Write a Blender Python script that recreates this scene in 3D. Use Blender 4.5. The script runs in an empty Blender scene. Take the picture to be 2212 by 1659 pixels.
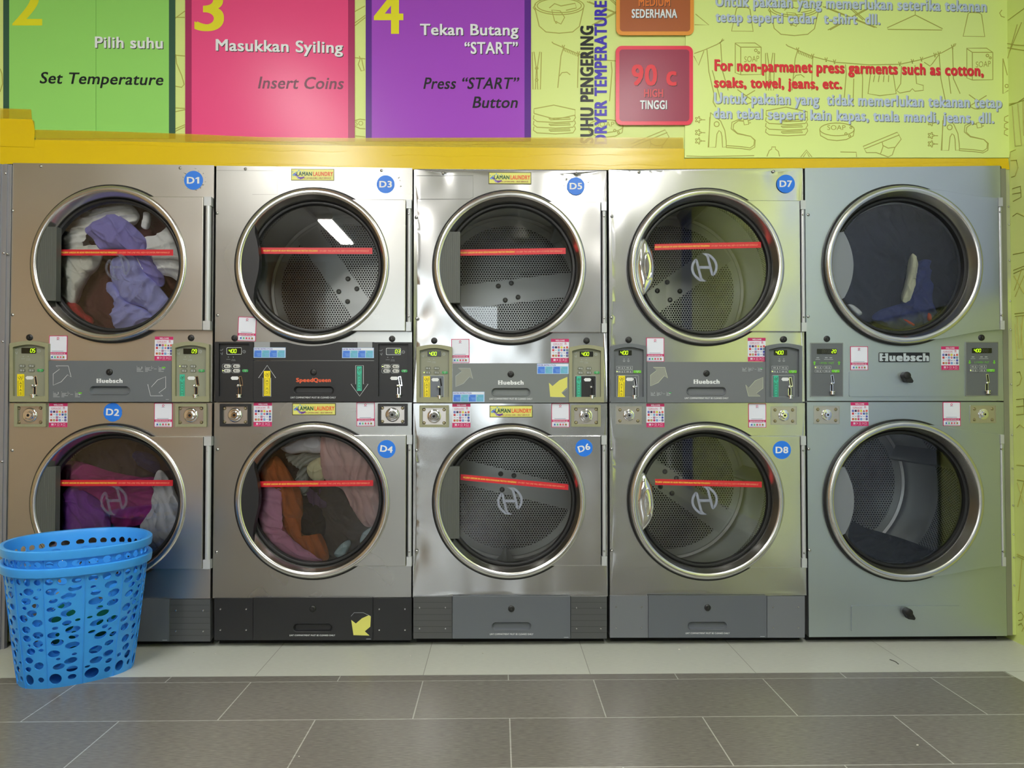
import bpy, bmesh, math, random
from mathutils import Vector, Matrix, noise
from mathutils.geometry import delaunay_2d_cdt

random.seed(7)
S = bpy.context.scene
COL = S.collection
pi = math.pi

# ---------------------------------------------------------------- camera, world, exposure
F = 1586.0; D = 2.95; H = 0.98; CX, CY = 1106.0, 829.5
YAW = math.atan(28 / F); PIT = math.atan(34.5 / F)
cam = bpy.data.cameras.new('camera')
cam.sensor_width = 36.0; cam.lens = F / 2212 * 36.0; cam.clip_start = 0.05
camo = bpy.data.objects.new('camera', cam); COL.objects.link(camo)
camo.location = (0, -D, H)
camo.rotation_euler = (pi / 2 + PIT, 0, -YAW)
S.camera = camo
RM = camo.rotation_euler.to_matrix()

S.view_settings.view_transform = 'Standard'
S.view_settings.look = 'None'
S.view_settings.gamma = 1.0
S.view_settings.use_curve_mapping = False
S.view_settings.exposure = 0.0
S.cycles.use_denoising = True
S.cycles.max_bounces = 10
S.cycles.diffuse_bounces = 4
S.cycles.glossy_bounces = 6
S.cycles.transparent_max_bounces = 16
S.cycles.caustics_reflective = False
S.cycles.caustics_refractive = False
S.cycles.sample_clamp_indirect = 6.0

LAMP = 63.0        # strength of the ceiling tubes
SKY = 6.2          # daylight outside the glazed front
w = bpy.data.worlds.new('daylight'); S.world = w; w.use_nodes = True
w.node_tree.nodes['Background'].inputs[0].default_value = (0.86, 0.93, 1.0, 1)
w.node_tree.nodes['Background'].inputs[1].default_value = SKY


def U(x, y, yp=0.0):
    """point of the photograph seen at (x, y), taken on the upright plane Y = yp -> X, Z"""
    d = RM @ Vector(((x - CX) / F, -(y - CY) / F, -1.0))
    k = (yp + D) / d.y
    return d.x * k, H + d.z * k


def G(x, y):
    """the same on the floor -> X, Y"""
    d = RM @ Vector(((x - CX) / F, -(y - CY) / F, -1.0))
    k = -H / d.z
    return d.x * k, -D + d.y * k


# ---------------------------------------------------------------- materials
def lin(c):
    return tuple(((v / 255) / 12.92 if v / 255 <= 0.04045 else ((v / 255 + 0.055) / 1.055) ** 2.4) for v in c)


MATS = {}


def mat(name, rgb, rough=0.5, metal=0.0, emit=0.0, spec=0.5, alpha=1.0, coat=0.0):
    if name in MATS:
        return MATS[name]
    m = bpy.data.materials.new(name); m.use_nodes = True
    b = m.node_tree.nodes['Principled BSDF']
    c = lin(rgb)
    b.inputs['Base Color'].default_value = (*c, 1)
    b.inputs['Roughness'].default_value = rough
    b.inputs['Metallic'].default_value = metal
    b.inputs['Specular IOR Level'].default_value = spec
    b.inputs['Alpha'].default_value = alpha
    b.inputs['Coat Weight'].default_value = coat
    if emit:
        b.inputs['Emission Color'].default_value = (*c, 1)
        b.inputs['Emission Strength'].default_value = emit
    m.diffuse_color = (*c, 1)
    MATS[name] = m
    return m


def nodes(m):
    return m.node_tree.nodes, m.node_tree.links, m.node_tree.nodes['Principled BSDF']


def math_node(N, L, op, a, b=None, c=None):
    n = N.new('ShaderNodeMath'); n.operation = op
    for i, v in enumerate((a, b, c)):
        if v is None:
            continue
        if isinstance(v, (int, float)):
            n.inputs[i].default_value = v
        else:
            L.new(v, n.inputs[i])
    return n.outputs[0]


def add_bump(m, scale, strength, dist=0.01, stretch=(1, 1, 1), detail=2.0, gen='Object'):
    N, L, b = nodes(m)
    tc = N.new('ShaderNodeTexCoord'); mp = N.new('ShaderNodeMapping')
    mp.inputs['Scale'].default_value = stretch
    L.new(tc.outputs[gen], mp.inputs[0])
    nz = N.new('ShaderNodeTexNoise'); nz.inputs['Scale'].default_value = scale; nz.inputs['Detail'].default_value = detail
    L.new(mp.outputs[0], nz.inputs['Vector'])
    bp = N.new('ShaderNodeBump'); bp.inputs['Strength'].default_value = strength; bp.inputs['Distance'].default_value = dist
    L.new(nz.outputs[0], bp.inputs['Height'])
    if b.inputs['Normal'].is_linked:
        L.new(b.inputs['Normal'].links[0].from_socket, bp.inputs['Normal'])
    L.new(bp.outputs[0], b.inputs['Normal'])


def speckle(m, rgb2, scale, lo=0.4, hi=0.6, stretch=(1, 1, 1), detail=3.0):
    N, L, b = nodes(m)
    tc = N.new('ShaderNodeTexCoord'); mp = N.new('ShaderNodeMapping'); mp.inputs['Scale'].default_value = stretch
    L.new(tc.outputs['Object'], mp.inputs[0])
    nz = N.new('ShaderNodeTexNoise'); nz.inputs['Scale'].default_value = scale; nz.inputs['Detail'].default_value = detail
    L.new(mp.outputs[0], nz.inputs['Vector'])
    r = N.new('ShaderNodeMapRange'); r.inputs[1].default_value = lo; r.inputs[2].default_value = hi
    L.new(nz.outputs[0], r.inputs[0])
    mx = N.new('ShaderNodeMix'); mx.data_type = 'RGBA'
    mx.inputs[6].default_value = b.inputs['Base Color'].default_value
    mx.inputs[7].default_value = (*lin(rgb2), 1)
    L.new(r.outputs[0], mx.inputs[0]); L.new(mx.outputs[2], b.inputs['Base Color'])


def steel(name, rgb=(205, 203, 198), rough=0.27, wave=0.0, wscale=2.2, fine=0.0):
    if name in MATS:
        return MATS[name]
    m = mat(name, rgb, rough, 1.0)
    N, L, b = nodes(m)
    if fine:
        add_bump(m, 6.0, fine, 0.002, (1.0, 1.0, 110.0), 2.0)       # brushed along X
    if wave:
        add_bump(m, wscale, wave, 0.05, (1.6, 1.0, 0.8), 1.0)  # oil-canning of the thin sheet
    tc = N.new('ShaderNodeTexCoord')
    nz = N.new('ShaderNodeTexNoise'); nz.inputs['Scale'].default_value = 4.0; nz.inputs['Detail'].default_value = 1.0
    L.new(tc.outputs['Object'], nz.inputs['Vector'])
    r = N.new('ShaderNodeMapRange'); r.inputs[3].default_value = rough - 0.05; r.inputs[4].default_value = rough + 0.08
    L.new(nz.outputs[0], r.inputs[0]); L.new(r.outputs[0], b.inputs['Roughness'])
    return m


def perforated(name, pitch, rad, kind, rmax):
    """galvanised sheet with a hexagonal pattern of punched holes (the holes are the pattern of the sheet)"""
    if name in MATS:
        return MATS[name]
    m = mat(name, (190, 193, 192), 0.34, 0.75)
    N, L, b = nodes(m)
    tc = N.new('ShaderNodeTexCoord'); sx = N.new('ShaderNodeSeparateXYZ'); L.new(tc.outputs['Object'], sx.inputs[0])
    X, Y, Z = sx.outputs
    M = lambda op, a, b_=None, c=None: math_node(N, L, op, a, b_, c)
    if kind == 'disc':
        u, v = X, Z
        R = M('SQRT', M('ADD', M('MULTIPLY', X, X), M('MULTIPLY', Z, Z)))
        zone = M('LESS_THAN', R, rmax)
    else:
        u = M('MULTIPLY', M('ARCTAN2', Z, X), 0.38)
        v = Y
        zone = M('MULTIPLY', M('GREATER_THAN', Y, rmax[0]), M('LESS_THAN', Y, rmax[1]))
    s3 = math.sqrt(3)

    def dist(off):
        a = M('SUBTRACT', M('FRACT', M('ADD', M('DIVIDE', u, pitch), off + 100)), 0.5)
        c = M('MULTIPLY', M('SUBTRACT', M('FRACT', M('ADD', M('DIVIDE', v, pitch * s3), off + 100)), 0.5), s3)
        return M('SQRT', M('ADD', M('MULTIPLY', a, a), M('MULTIPLY', c, c)))
    d = M('MINIMUM', dist(0.0), dist(0.5))
    hole = M('MULTIPLY', M('LESS_THAN', d, rad), zone)
    mx = N.new('ShaderNodeMix'); mx.data_type = 'RGBA'
    mx.inputs[6].default_value = b.inputs['Base Color'].default_value
    mx.inputs[7].default_value = (0.004, 0.004, 0.004, 1)
    L.new(hole, mx.inputs[0]); L.new(mx.outputs[2], b.inputs['Base Color'])
    L.new(M('MULTIPLY', M('SUBTRACT', 1.0, hole), 0.75), b.inputs['Metallic'])
    L.new(M('ADD', 0.34, M('MULTIPLY', hole, 0.5)), b.inputs['Roughness'])
    L.new(M('SUBTRACT', 0.5, M('MULTIPLY', hole, 0.5)), b.inputs['Specular IOR Level'])
    return m


def glass(name='door glass'):
    if name in MATS:
        return MATS[name]
    m = bpy.data.materials.new(name); m.use_nodes = True
    N, L = m.node_tree.nodes, m.node_tree.links
    N.clear()
    o = N.new('ShaderNodeOutputMaterial'); t = N.new('ShaderNodeBsdfTransparent'); g = N.new('ShaderNodeBsdfGlossy')
    t.inputs[0].default_value = (0.99, 1.0, 0.99, 1); g.inputs['Roughness'].default_value = 0.015
    f = N.new('ShaderNodeFresnel'); f.inputs[0].default_value = 1.8
    mx = N.new('ShaderNodeMixShader')
    L.new(f.outputs[0], mx.inputs[0]); L.new(t.outputs[0], mx.inputs[1]); L.new(g.outputs[0], mx.inputs[2])
    L.new(mx.outputs[0], o.inputs[0])
    MATS[name] = m
    return m


# ---------------------------------------------------------------- text (Blender's own built-in font, turned into flat mesh)
TXT = {}


def glyphs(s, bold=0.0, res=3, space=1.0):
    k = (s, bold, res, space)
    if k not in TXT:
        c = bpy.data.curves.new('lettering', 'FONT'); c.body = s; c.offset = bold; c.resolution_u = res
        c.space_character = space
        o = bpy.data.objects.new('lettering', c); COL.objects.link(o)
        bpy.context.view_layer.update()
        dg = bpy.context.evaluated_depsgraph_get()
        me = o.evaluated_get(dg).to_mesh()
        vs = [(v.co.x, v.co.y) for v in me.vertices]; fs = [tuple(p.vertices) for p in me.polygons]
        o.evaluated_get(dg).to_mesh_clear()
        bpy.data.objects.remove(o); bpy.data.curves.remove(c)
        x0 = min(v[0] for v in vs); x1 = max(v[0] for v in vs)
        TXT[k] = ([(v[0] - x0, v[1]) for v in vs], fs, x1 - x0)
    return TXT[k]


# ---------------------------------------------------------------- mesh builder
def rr(x0, y0, x1, y1, r, n=5):
    p = []
    for cx, cy, a in ((x1 - r, y1 - r, 0), (x0 + r, y1 - r, 90), (x0 + r, y0 + r, 180), (x1 - r, y0 + r, 270)):
        for i in range(n + 1):
            t = math.radians(a + 90 * i / n)
            p.append((cx + r * math.cos(t), cy + r * math.sin(t)))
    return p


def circ(cx, cy, r, n=32, ry=None):
    ry = ry or r
    return [(cx + r * math.cos(2 * pi * i / n), cy + ry * math.sin(2 * pi * i / n)) for i in range(n)]


def arcp(cx, cy, r, a0, a1, n=24):
    return [(cx + r * math.cos(math.radians(a0 + (a1 - a0) * i / n)), cy + r * math.sin(math.radians(a0 + (a1 - a0) * i / n))) for i in range(n + 1)]


def inside(p, poly):
    x, y = p; c = False; j = len(poly) - 1
    for i in range(len(poly)):
        xi, yi = poly[i]; xj, yj = poly[j]
        if (yi > y) != (yj > y) and x < (xj - xi) * (y - yi) / (yj - yi) + xi:
            c = not c
        j = i
    return c


def area(p):
    return sum(p[i - 1][0] * p[i][1] - p[i][0] * p[i - 1][1] for i in range(len(p))) / 2


def smooth_loop(pts, n):
    """closed Catmull-Rom through pts, n points evenly in parameter"""
    m = len(pts); out = []
    for i in range(n):
        t = i * m / n; k = int(t); f = t - k
        p0, p1, p2, p3 = pts[(k - 1) % m], pts[k % m], pts[(k + 1) % m], pts[(k + 2) % m]
        out.append(tuple(0.5 * (2 * p1[a] + (p2[a] - p0[a]) * f + (2 * p0[a] - 5 * p1[a] + 4 * p2[a] - p3[a]) * f * f + (3 * p1[a] - p0[a] - 3 * p2[a] + p3[a]) * f ** 3) for a in (0, 1)))
    return out


class MB:
    """collects shapes; build() links them as ONE mesh object.
    flat shapes (poly, stroke, text ...) take points mapped by self.map; upright plates face -Y"""
    STEP = 0.00035

    def __init__(s, y=0.0, pix=True, map=None):
        s.v = []; s.f = []; s.mi = []; s.mats = []; s.sm = []; s.y = y; s.nst = 0
        s.map = map or ((lambda x, q: U(x, q, s.y)) if pix else (lambda x, q: (x, q)))

    def idx(s, m):
        if m not in s.mats:
            s.mats.append(m)
        return s.mats.index(m)

    def add(s, vs, fs, m, smooth=False):
        b = len(s.v); k = s.idx(m)
        s.v += [tuple(v) for v in vs]
        for f in fs:
            s.f.append(tuple(b + i for i in f)); s.mi.append(k); s.sm.append(smooth)
        return s

    def box(s, x0, x1, y0, y1, z0, z1, m):
        vs = [(x, y, z) for x in (x0, x1) for y in (y0, y1) for z in (z0, z1)]
        return s.add(vs, [(0, 1, 3, 2), (4, 6, 7, 5), (0, 4, 5, 1), (2, 3, 7, 6), (0, 2, 6, 4), (1, 5, 7, 3)], m)

    # flat things ------------------------------------------------
    def poly(s, pts, m, L=0):
        q = [s.map(*p) for p in pts]
        if area(q) < 0:
            q.reverse()
        return s.add([(x, s.y - L * s.STEP, z) for x, z in q], [tuple(range(len(q)))], m)

    def rect(s, x0, y0, x1, y1, m, L=0):
        return s.poly([(x0, y0), (x1, y0), (x1, y1), (x0, y1)], m, L)

    def stroke(s, pts, wd, m, L=0, closed=False):
        n = len(pts); a = []; b = []
        for i in range(n):
            p = pts[i]
            q0 = pts[i - 1] if (i or closed) else pts[i]
            q1 = pts[(i + 1) % n] if (i < n - 1 or closed) else pts[i]
            dx, dy = q1[0] - q0[0], q1[1] - q0[1]
            l = math.hypot(dx, dy) or 1
            nx, ny = -dy / l * wd / 2, dx / l * wd / 2
            a.append(s.map(p[0] + nx, p[1] + ny)); b.append(s.map(p[0] - nx, p[1] - ny))
        s.nst += 1
        yy = s.y - L * s.STEP - (s.nst % 12) * 0.00002
        vs = [(x, yy, z) for x, z in a] + [(x, yy, z) for x, z in b]
        fs = [(i, (i + 1) % n, n + (i + 1) % n, n + i) for i in range(n if closed else n - 1)]
        # face the viewer
        if fs:
            i, j, k, l = fs[0]
            P = [Vector((vs[t][0], vs[t][2])) for t in (i, j, k)]
            if (P[1] - P[0]).cross(P[2] - P[0]) < 0:
                fs = [tuple(reversed(f)) for f in fs]
        return s.add(vs, fs, m)

    def text_f(s, t, fn, m, L=0, bold=0.0, res=3, space=1.0):
        """heavier weights come from shifted copies on hair-thin layers"""
        vs, fs, wd = glyphs(t, 0.0, res, 1.0 + max(0, bold) * 2.6)
        d = max(0.0, bold)
        shifts = [(0, 0)] if d == 0 else [(-d, -d * .55), (d, -d * .55), (-d, d * .55), (d, d * .55), (0, 0)]
        for k, (dx, dy) in enumerate(shifts):
            q = [s.map(*fn((x + dx) / wd, (y + dy) / 0.682, wd)) for x, y in vs]
            out = []
            for f in fs:
                a = area([q[i] for i in f])
                out.append(f if a >= 0 else tuple(reversed(f)))
            s.add([(x, s.y - (L + .09 * k) * s.STEP, z) for x, z in q], out, m)
        return s

    def text(s, t, x0, x1, yb, cap, m, L=1, bold=0.0, shear=0.0, slope=0.0, res=3, align='l', up=-1, space=1.0):
        """x1 None: natural width. up=-1 for photograph rows (downwards), +1 for metres"""
        def fn(u, v, wd):
            W = (x1 - x0) if x1 is not None else wd * cap / 0.682
            X0 = x0 if (align == 'l' or x1 is not None) else (x0 - W / 2 if align == 'c' else x0 - W)
            x = X0 + u * W + shear * v * cap
            return x, yb + slope * (x - x0) + up * v * cap
        return s.text_f(t, fn, m, L, bold, res, space)

    # solid things -----------------------------------------------
    def plate(s, outline, holes, yf, yb, m, ms=None, mb=None, extra=()):
        """upright plate with holes; points already in X, Z"""
        ms = ms or m
        loops = [outline] + list(holes)
        pts = []; ed = []
        for lp in loops:
            b = len(pts); pts += [Vector(p) for p in lp]
            ed += [(b + i, b + (i + 1) % len(lp)) for i in range(len(lp))]
        pts += [Vector(p) for p in extra]
        V, E, Fc, *_ = delaunay_2d_cdt(pts, ed, [], 0, 1e-7, False)
        keep = []
        for f in Fc:
            c = (sum(V[i].x for i in f) / len(f), sum(V[i].y for i in f) / len(f))
            if inside(c, outline) and not any(inside(c, h) for h in holes):
                keep.append(tuple(f) if area([(V[i].x, V[i].y) for i in f]) > 0 else tuple(reversed(f)))
        s.add([(p.x, yf, p.y) for p in V], keep, m)
        if yb is not None:
            s.add([(p.x, yb, p.y) for p in V], [tuple(reversed(f)) for f in keep], mb or m)
            for k, lp in enumerate(loops):
                q = list(lp)
                if (area(q) < 0) != (k > 0):
                    q.reverse()
                n = len(q)
                s.add([(x, yf, z) for x, z in q] + [(x, yb, z) for x, z in q],
                      [(i, n + i, n + (i + 1) % n, (i + 1) % n) for i in range(n)], ms)
        return s

    def pplate(s, outline, holes, yf, yb, m, **k):
        return s.plate([s.map(*p) for p in outline], [[s.map(*p) for p in h] for h in holes], yf, yb, m, **k)

    def lathe(s, cx, cz, prof, m, n=64, smooth=True):
        """profile of (radius, y) turned about the Y axis through cx, cz"""
        vs = []; fs = []
        for r, y in prof:
            for i in range(n):
                t = 2 * pi * i / n
                vs.append((cx + r * math.cos(t), y, cz + r * math.sin(t)))
        for k in range(len(prof) - 1):
            for i in range(n):
                j = (i + 1) % n
                fs.append((k * n + i, k * n + j, (k + 1) * n + j, (k + 1) * n + i))
        if prof[-1][0] < 1e-6 or prof[0][0] < 1e-6:
            pass
        return s.add(vs, fs, m, smooth)

    def lathez(s, cx, cy, prof, m, n=32, smooth=True):
        vs = []; fs = []
        for r, z in prof:
            for i in range(n):
                t = 2 * pi * i / n
                vs.append((cx + r * math.cos(t), cy + r * math.sin(t), z))
        for k in range(len(prof) - 1):
            for i in range(n):
                j = (i + 1) % n
                fs.append((k * n + i, k * n + j, (k + 1) * n + j, (k + 1) * n + i))
        return s.add(vs, fs, m, smooth)

    def tube(s, pts, r, m, n=10, closed=False):
        P = [Vector(p) for p in pts]; k = len(P); vs = []; fs = []
        for i in range(k):
            a = P[i - 1] if (i or closed) else P[i]
            b = P[(i + 1) % k] if (i < k - 1 or closed) else P[i]
            d = (b - a).normalized()
            u = d.cross(Vector((0, 0, 1))) if abs(d.z) < 0.9 else d.cross(Vector((0, 1, 0)))
            u.normalize(); v = d.cross(u)
            for j in range(n):
                t = 2 * pi * j / n
                vs.append(P[i] + (u * math.cos(t) + v * math.sin(t)) * r)
        for i in range(k if closed else k - 1):
            for j in range(n):
                jj = (j + 1) % n; ii = (i + 1) % k
                fs.append((i * n + j, i * n + jj, ii * n + jj, ii * n + j))
        if not closed:
            fs.append(tuple(range(n))); fs.append(tuple((k - 1) * n + j for j in range(n)))
        return s.add(vs, fs, m, True)

    def pillow(s, outline, y0, th, m, back=None, rings=8, fold=None, flat=False):
        """rounded lump over a star-shaped outline (X, Z): front bulges towards -Y by th, back by `back`"""
        n = len(outline)
        cx = sum(p[0] for p in outline) / n; cz = sum(p[1] for p in outline) / n
        back = th if back is None else back
        vs = []; fs = []
        for side, t in ((-1, th), (1, back)):
            b = len(vs)
            vs.append((cx, y0 + side * t + (fold(cx, cz) if fold and side < 0 else 0), cz))
            for k in range(1, rings + 1):
                r = math.sin(k / rings * pi / 2)
                h = math.sqrt(max(0, 1 - r ** (4 if flat else 2)))
                for x, z in outline:
                    X = cx + (x - cx) * r; Z = cz + (z - cz) * r
                    vs.append((X, y0 + side * t * h + (fold(X, Z) * min(1, h * 2.5) if fold and side < 0 else 0), Z))
            ids = lambda k, i: b + 1 + (k - 1) * n + i % n
            ff = [(b, ids(1, i + 1), ids(1, i)) for i in range(n)]
            for k in range(1, rings):
                ff += [(ids(k, i), ids(k, i + 1), ids(k + 1, i + 1), ids(k + 1, i)) for i in range(n)]
            fs += ff
        return s.add(vs, fs, m, True)

    # -------------------------------------------------------------
    def build(s, name, parent=None, label=None, cat=None, group=None, kind=None, origin=None, bevel=0.0, sharp=40, merge=True):
        me = bpy.data.meshes.new(name)
        if parent is not None and origin is None:
            origin = WO[parent.name]
        origin = Vector(origin or (0, 0, 0))
        me.from_pydata([tuple(Vector(v) - origin) for v in s.v], [], s.f)
        for m in s.mats:
            me.materials.append(m)
        me.polygons.foreach_set('material_index', s.mi)
        me.polygons.foreach_set('use_smooth', s.sm)
        me.update()
        if any(s.sm):
            bm = bmesh.new(); bm.from_mesh(me)
            bmesh.ops.remove_doubles(bm, verts=bm.verts, dist=1e-6)
            bmesh.ops.recalc_face_normals(bm, faces=bm.faces)
            for e in bm.edges:
                if len(e.link_faces) == 2 and e.calc_face_angle(0) > math.radians(sharp):
                    e.smooth = False
            bm.to_mesh(me); bm.free()
        o = bpy.data.objects.new(name, me); COL.objects.link(o)
        if parent is not None:
            o.parent = parent
            o.location = origin - Vector(WO[parent.name])
        else:
            o.location = origin
        WO[o.name] = tuple(origin)
        if bevel:
            b = o.modifiers.new('bevel', 'BEVEL'); b.width = bevel; b.segments = 2; b.limit_method = 'ANGLE'
            b.angle_limit = math.radians(50)
        tag(o, label, cat, group, kind)
        return o


WO = {}


def tag(o, label=None, cat=None, group=None, kind=None):
    if label: o['label'] = label
    if cat: o['category'] = cat
    if group: o['group'] = group
    if kind: o['kind'] = kind
    return o


def thing(name, loc, label, cat, group=None):
    o = bpy.data.objects.new(name, None); COL.objects.link(o)
    o.location = loc; o.empty_display_size = 0.1
    WO[o.name] = tuple(loc)
    return tag(o, label, cat, group)


def put(o, parent, X, Y, Z, rot=0.0, label=None):
    """copy of a finished part placed on a thing"""
    c = o.copy(); COL.objects.link(c); c.parent = parent
    p = WO[parent.name]
    c.location = (X - p[0], Y - p[1], Z - p[2]); c.rotation_euler = (0, rot, 0)
    WO[c.name] = (X, Y, Z)
    if label: c['label'] = label
    return c


def crop(ox, oy, sc):
    return lambda L: [(ox + x / sc, oy + y / sc) for x, y in L]
# ================================================================ the room
YEL = mat('wallpaper yellow', (218, 234, 142), 0.42)
YEL2 = mat('wallpaper sheet', (228, 246, 152), 0.33)
DOOD = mat('drawing olive', (172, 172, 76), 0.5)
WHITE_P = mat('white paint', (226, 226, 224), 0.6)
CEIL = mat('ceiling white', (232, 232, 232), 0.7)
DARKT = mat('dark tile', (122, 119, 112), 0.27)
LIGHTT = mat('light tile', (198, 201, 192), 0.4)
WXR = U(2188, 700)[0]                # right wall
ZC = 3.05

# floor: dark running-bond tiles with a border of light tiles along the walls
FX0, FX1, FY0, FY1 = -4.6, WXR + 0.02, -8.0, 1.35
BY = G(1100, 1457.5)[1]              # edge of the light border in front of the machines
BX = G(2164, 1447)[0]
NY = BY


def tile_material(m, rgb2, mortar, msize, offx, offy, lo=0.78, hi=1.18):
    N, L, b = nodes(m)
    tc = N.new('ShaderNodeTexCoord'); mp = N.new('ShaderNodeMapping')
    mp.inputs['Location'].default_value = (offx, offy, 0)
    L.new(tc.outputs['Object'], mp.inputs[0])
    br = N.new('ShaderNodeTexBrick')
    br.offset = 0.5; br.squash = 1.0
    br.inputs['Scale'].default_value = 1.0
    br.inputs['Brick Width'].default_value = TW
    br.inputs['Row Height'].default_value = TH
    br.inputs['Mortar Size'].default_value = msize
    br.inputs['Mortar Smooth'].default_value = 0.3
    br.inputs['Bias'].default_value = 0.0
    base = b.inputs['Base Color'].default_value[:]
    br.inputs['Color1'].default_value = base; br.inputs['Color2'].default_value = (*lin(rgb2), 1)
    br.inputs['Mortar'].default_value = (*lin(mortar), 1)
    L.new(mp.outputs[0], br.inputs['Vector'])
    m2 = N.new('ShaderNodeMapping'); m2.inputs['Scale'].default_value = (1, 7, 1); L.new(tc.outputs['Object'], m2.inputs[0])
    nz = N.new('ShaderNodeTexNoise'); nz.inputs['Scale'].default_value = 38; nz.inputs['Detail'].default_value = 6
    L.new(m2.outputs[0], nz.inputs['Vector'])
    r = N.new('ShaderNodeMapRange'); r.inputs[1].default_value = 0.3; r.inputs[2].default_value = 0.7
    r.inputs[3].default_value = lo; r.inputs[4].default_value = hi
    L.new(nz.outputs[0], r.inputs[0])
    mx = N.new('ShaderNodeMix'); mx.data_type = 'RGBA'; mx.blend_type = 'MULTIPLY'; mx.inputs[0].default_value = 1.0
    L.new(br.outputs['Color'], mx.inputs[6]); L.new(r.outputs[0], mx.inputs[7]); L.new(mx.outputs[2], b.inputs['Base Color'])
    bp = N.new('ShaderNodeBump'); bp.inputs['Strength'].default_value = 0.15; bp.inputs['Distance'].default_value = 0.003
    L.new(nz.outputs[0], bp.inputs['Height']); L.new(bp.outputs[0], b.inputs['Normal'])


J = [G(706, 1511)[0], G(1099.5, 1507)[0], G(1488, 1506)[0], G(1874, 1501)[0]]
TW = (J[3] - J[0]) / 3
ROW = [G(1100, 1465)[1], G(1100, 1551.5)[1], G(1100, 1651)[1]]
TH = (ROW[0] - ROW[2]) / 2
tile_material(DARKT, (115, 112, 106), (176, 176, 168), 0.0022, -J[1] + 40 * TW, -ROW[1] + 40 * TH)
JL = G(922, 1430)[0]
tile_material(LIGHTT, (193, 196, 187), (140, 140, 132), 0.0016, -JL + 40 * TW, -(BY) + 40 * 0.6, 0.94, 1.05)
LIGHTT.node_tree.nodes['Brick Texture'].inputs['Row Height'].default_value = 0.6
LIGHTT.node_tree.nodes['Brick Texture'].offset = 0.0

fl = MB(pix=False)
fl.add([(FX0, FY0, 0), (BX, FY0, 0), (BX, BY, 0), (FX0, BY, 0)], [(0, 1, 2, 3)], DARKT)
fl.add([(FX0, BY, 0), (BX, BY, 0), (BX, FY1, 0), (FX0, FY1, 0)], [(0, 1, 2, 3)], LIGHTT)
fl.add([(BX, FY0, 0), (FX1, FY0, 0), (FX1, FY1, 0), (BX, FY1, 0)], [(0, 1, 2, 3)], LIGHTT)
fl.box(FX0, FX1, FY0, FY1, -0.1, -0.002, LIGHTT)
fl.build('floor', kind='structure')

WB = 0.012                            # face of the wall above the machines
ZB = U(20, 351, 0)[1] + 0.034
wb = MB(y=WB)
wb.box(FX0, FX1, WB, WB + 0.12, ZB - 0.03, ZC, YEL)


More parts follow.
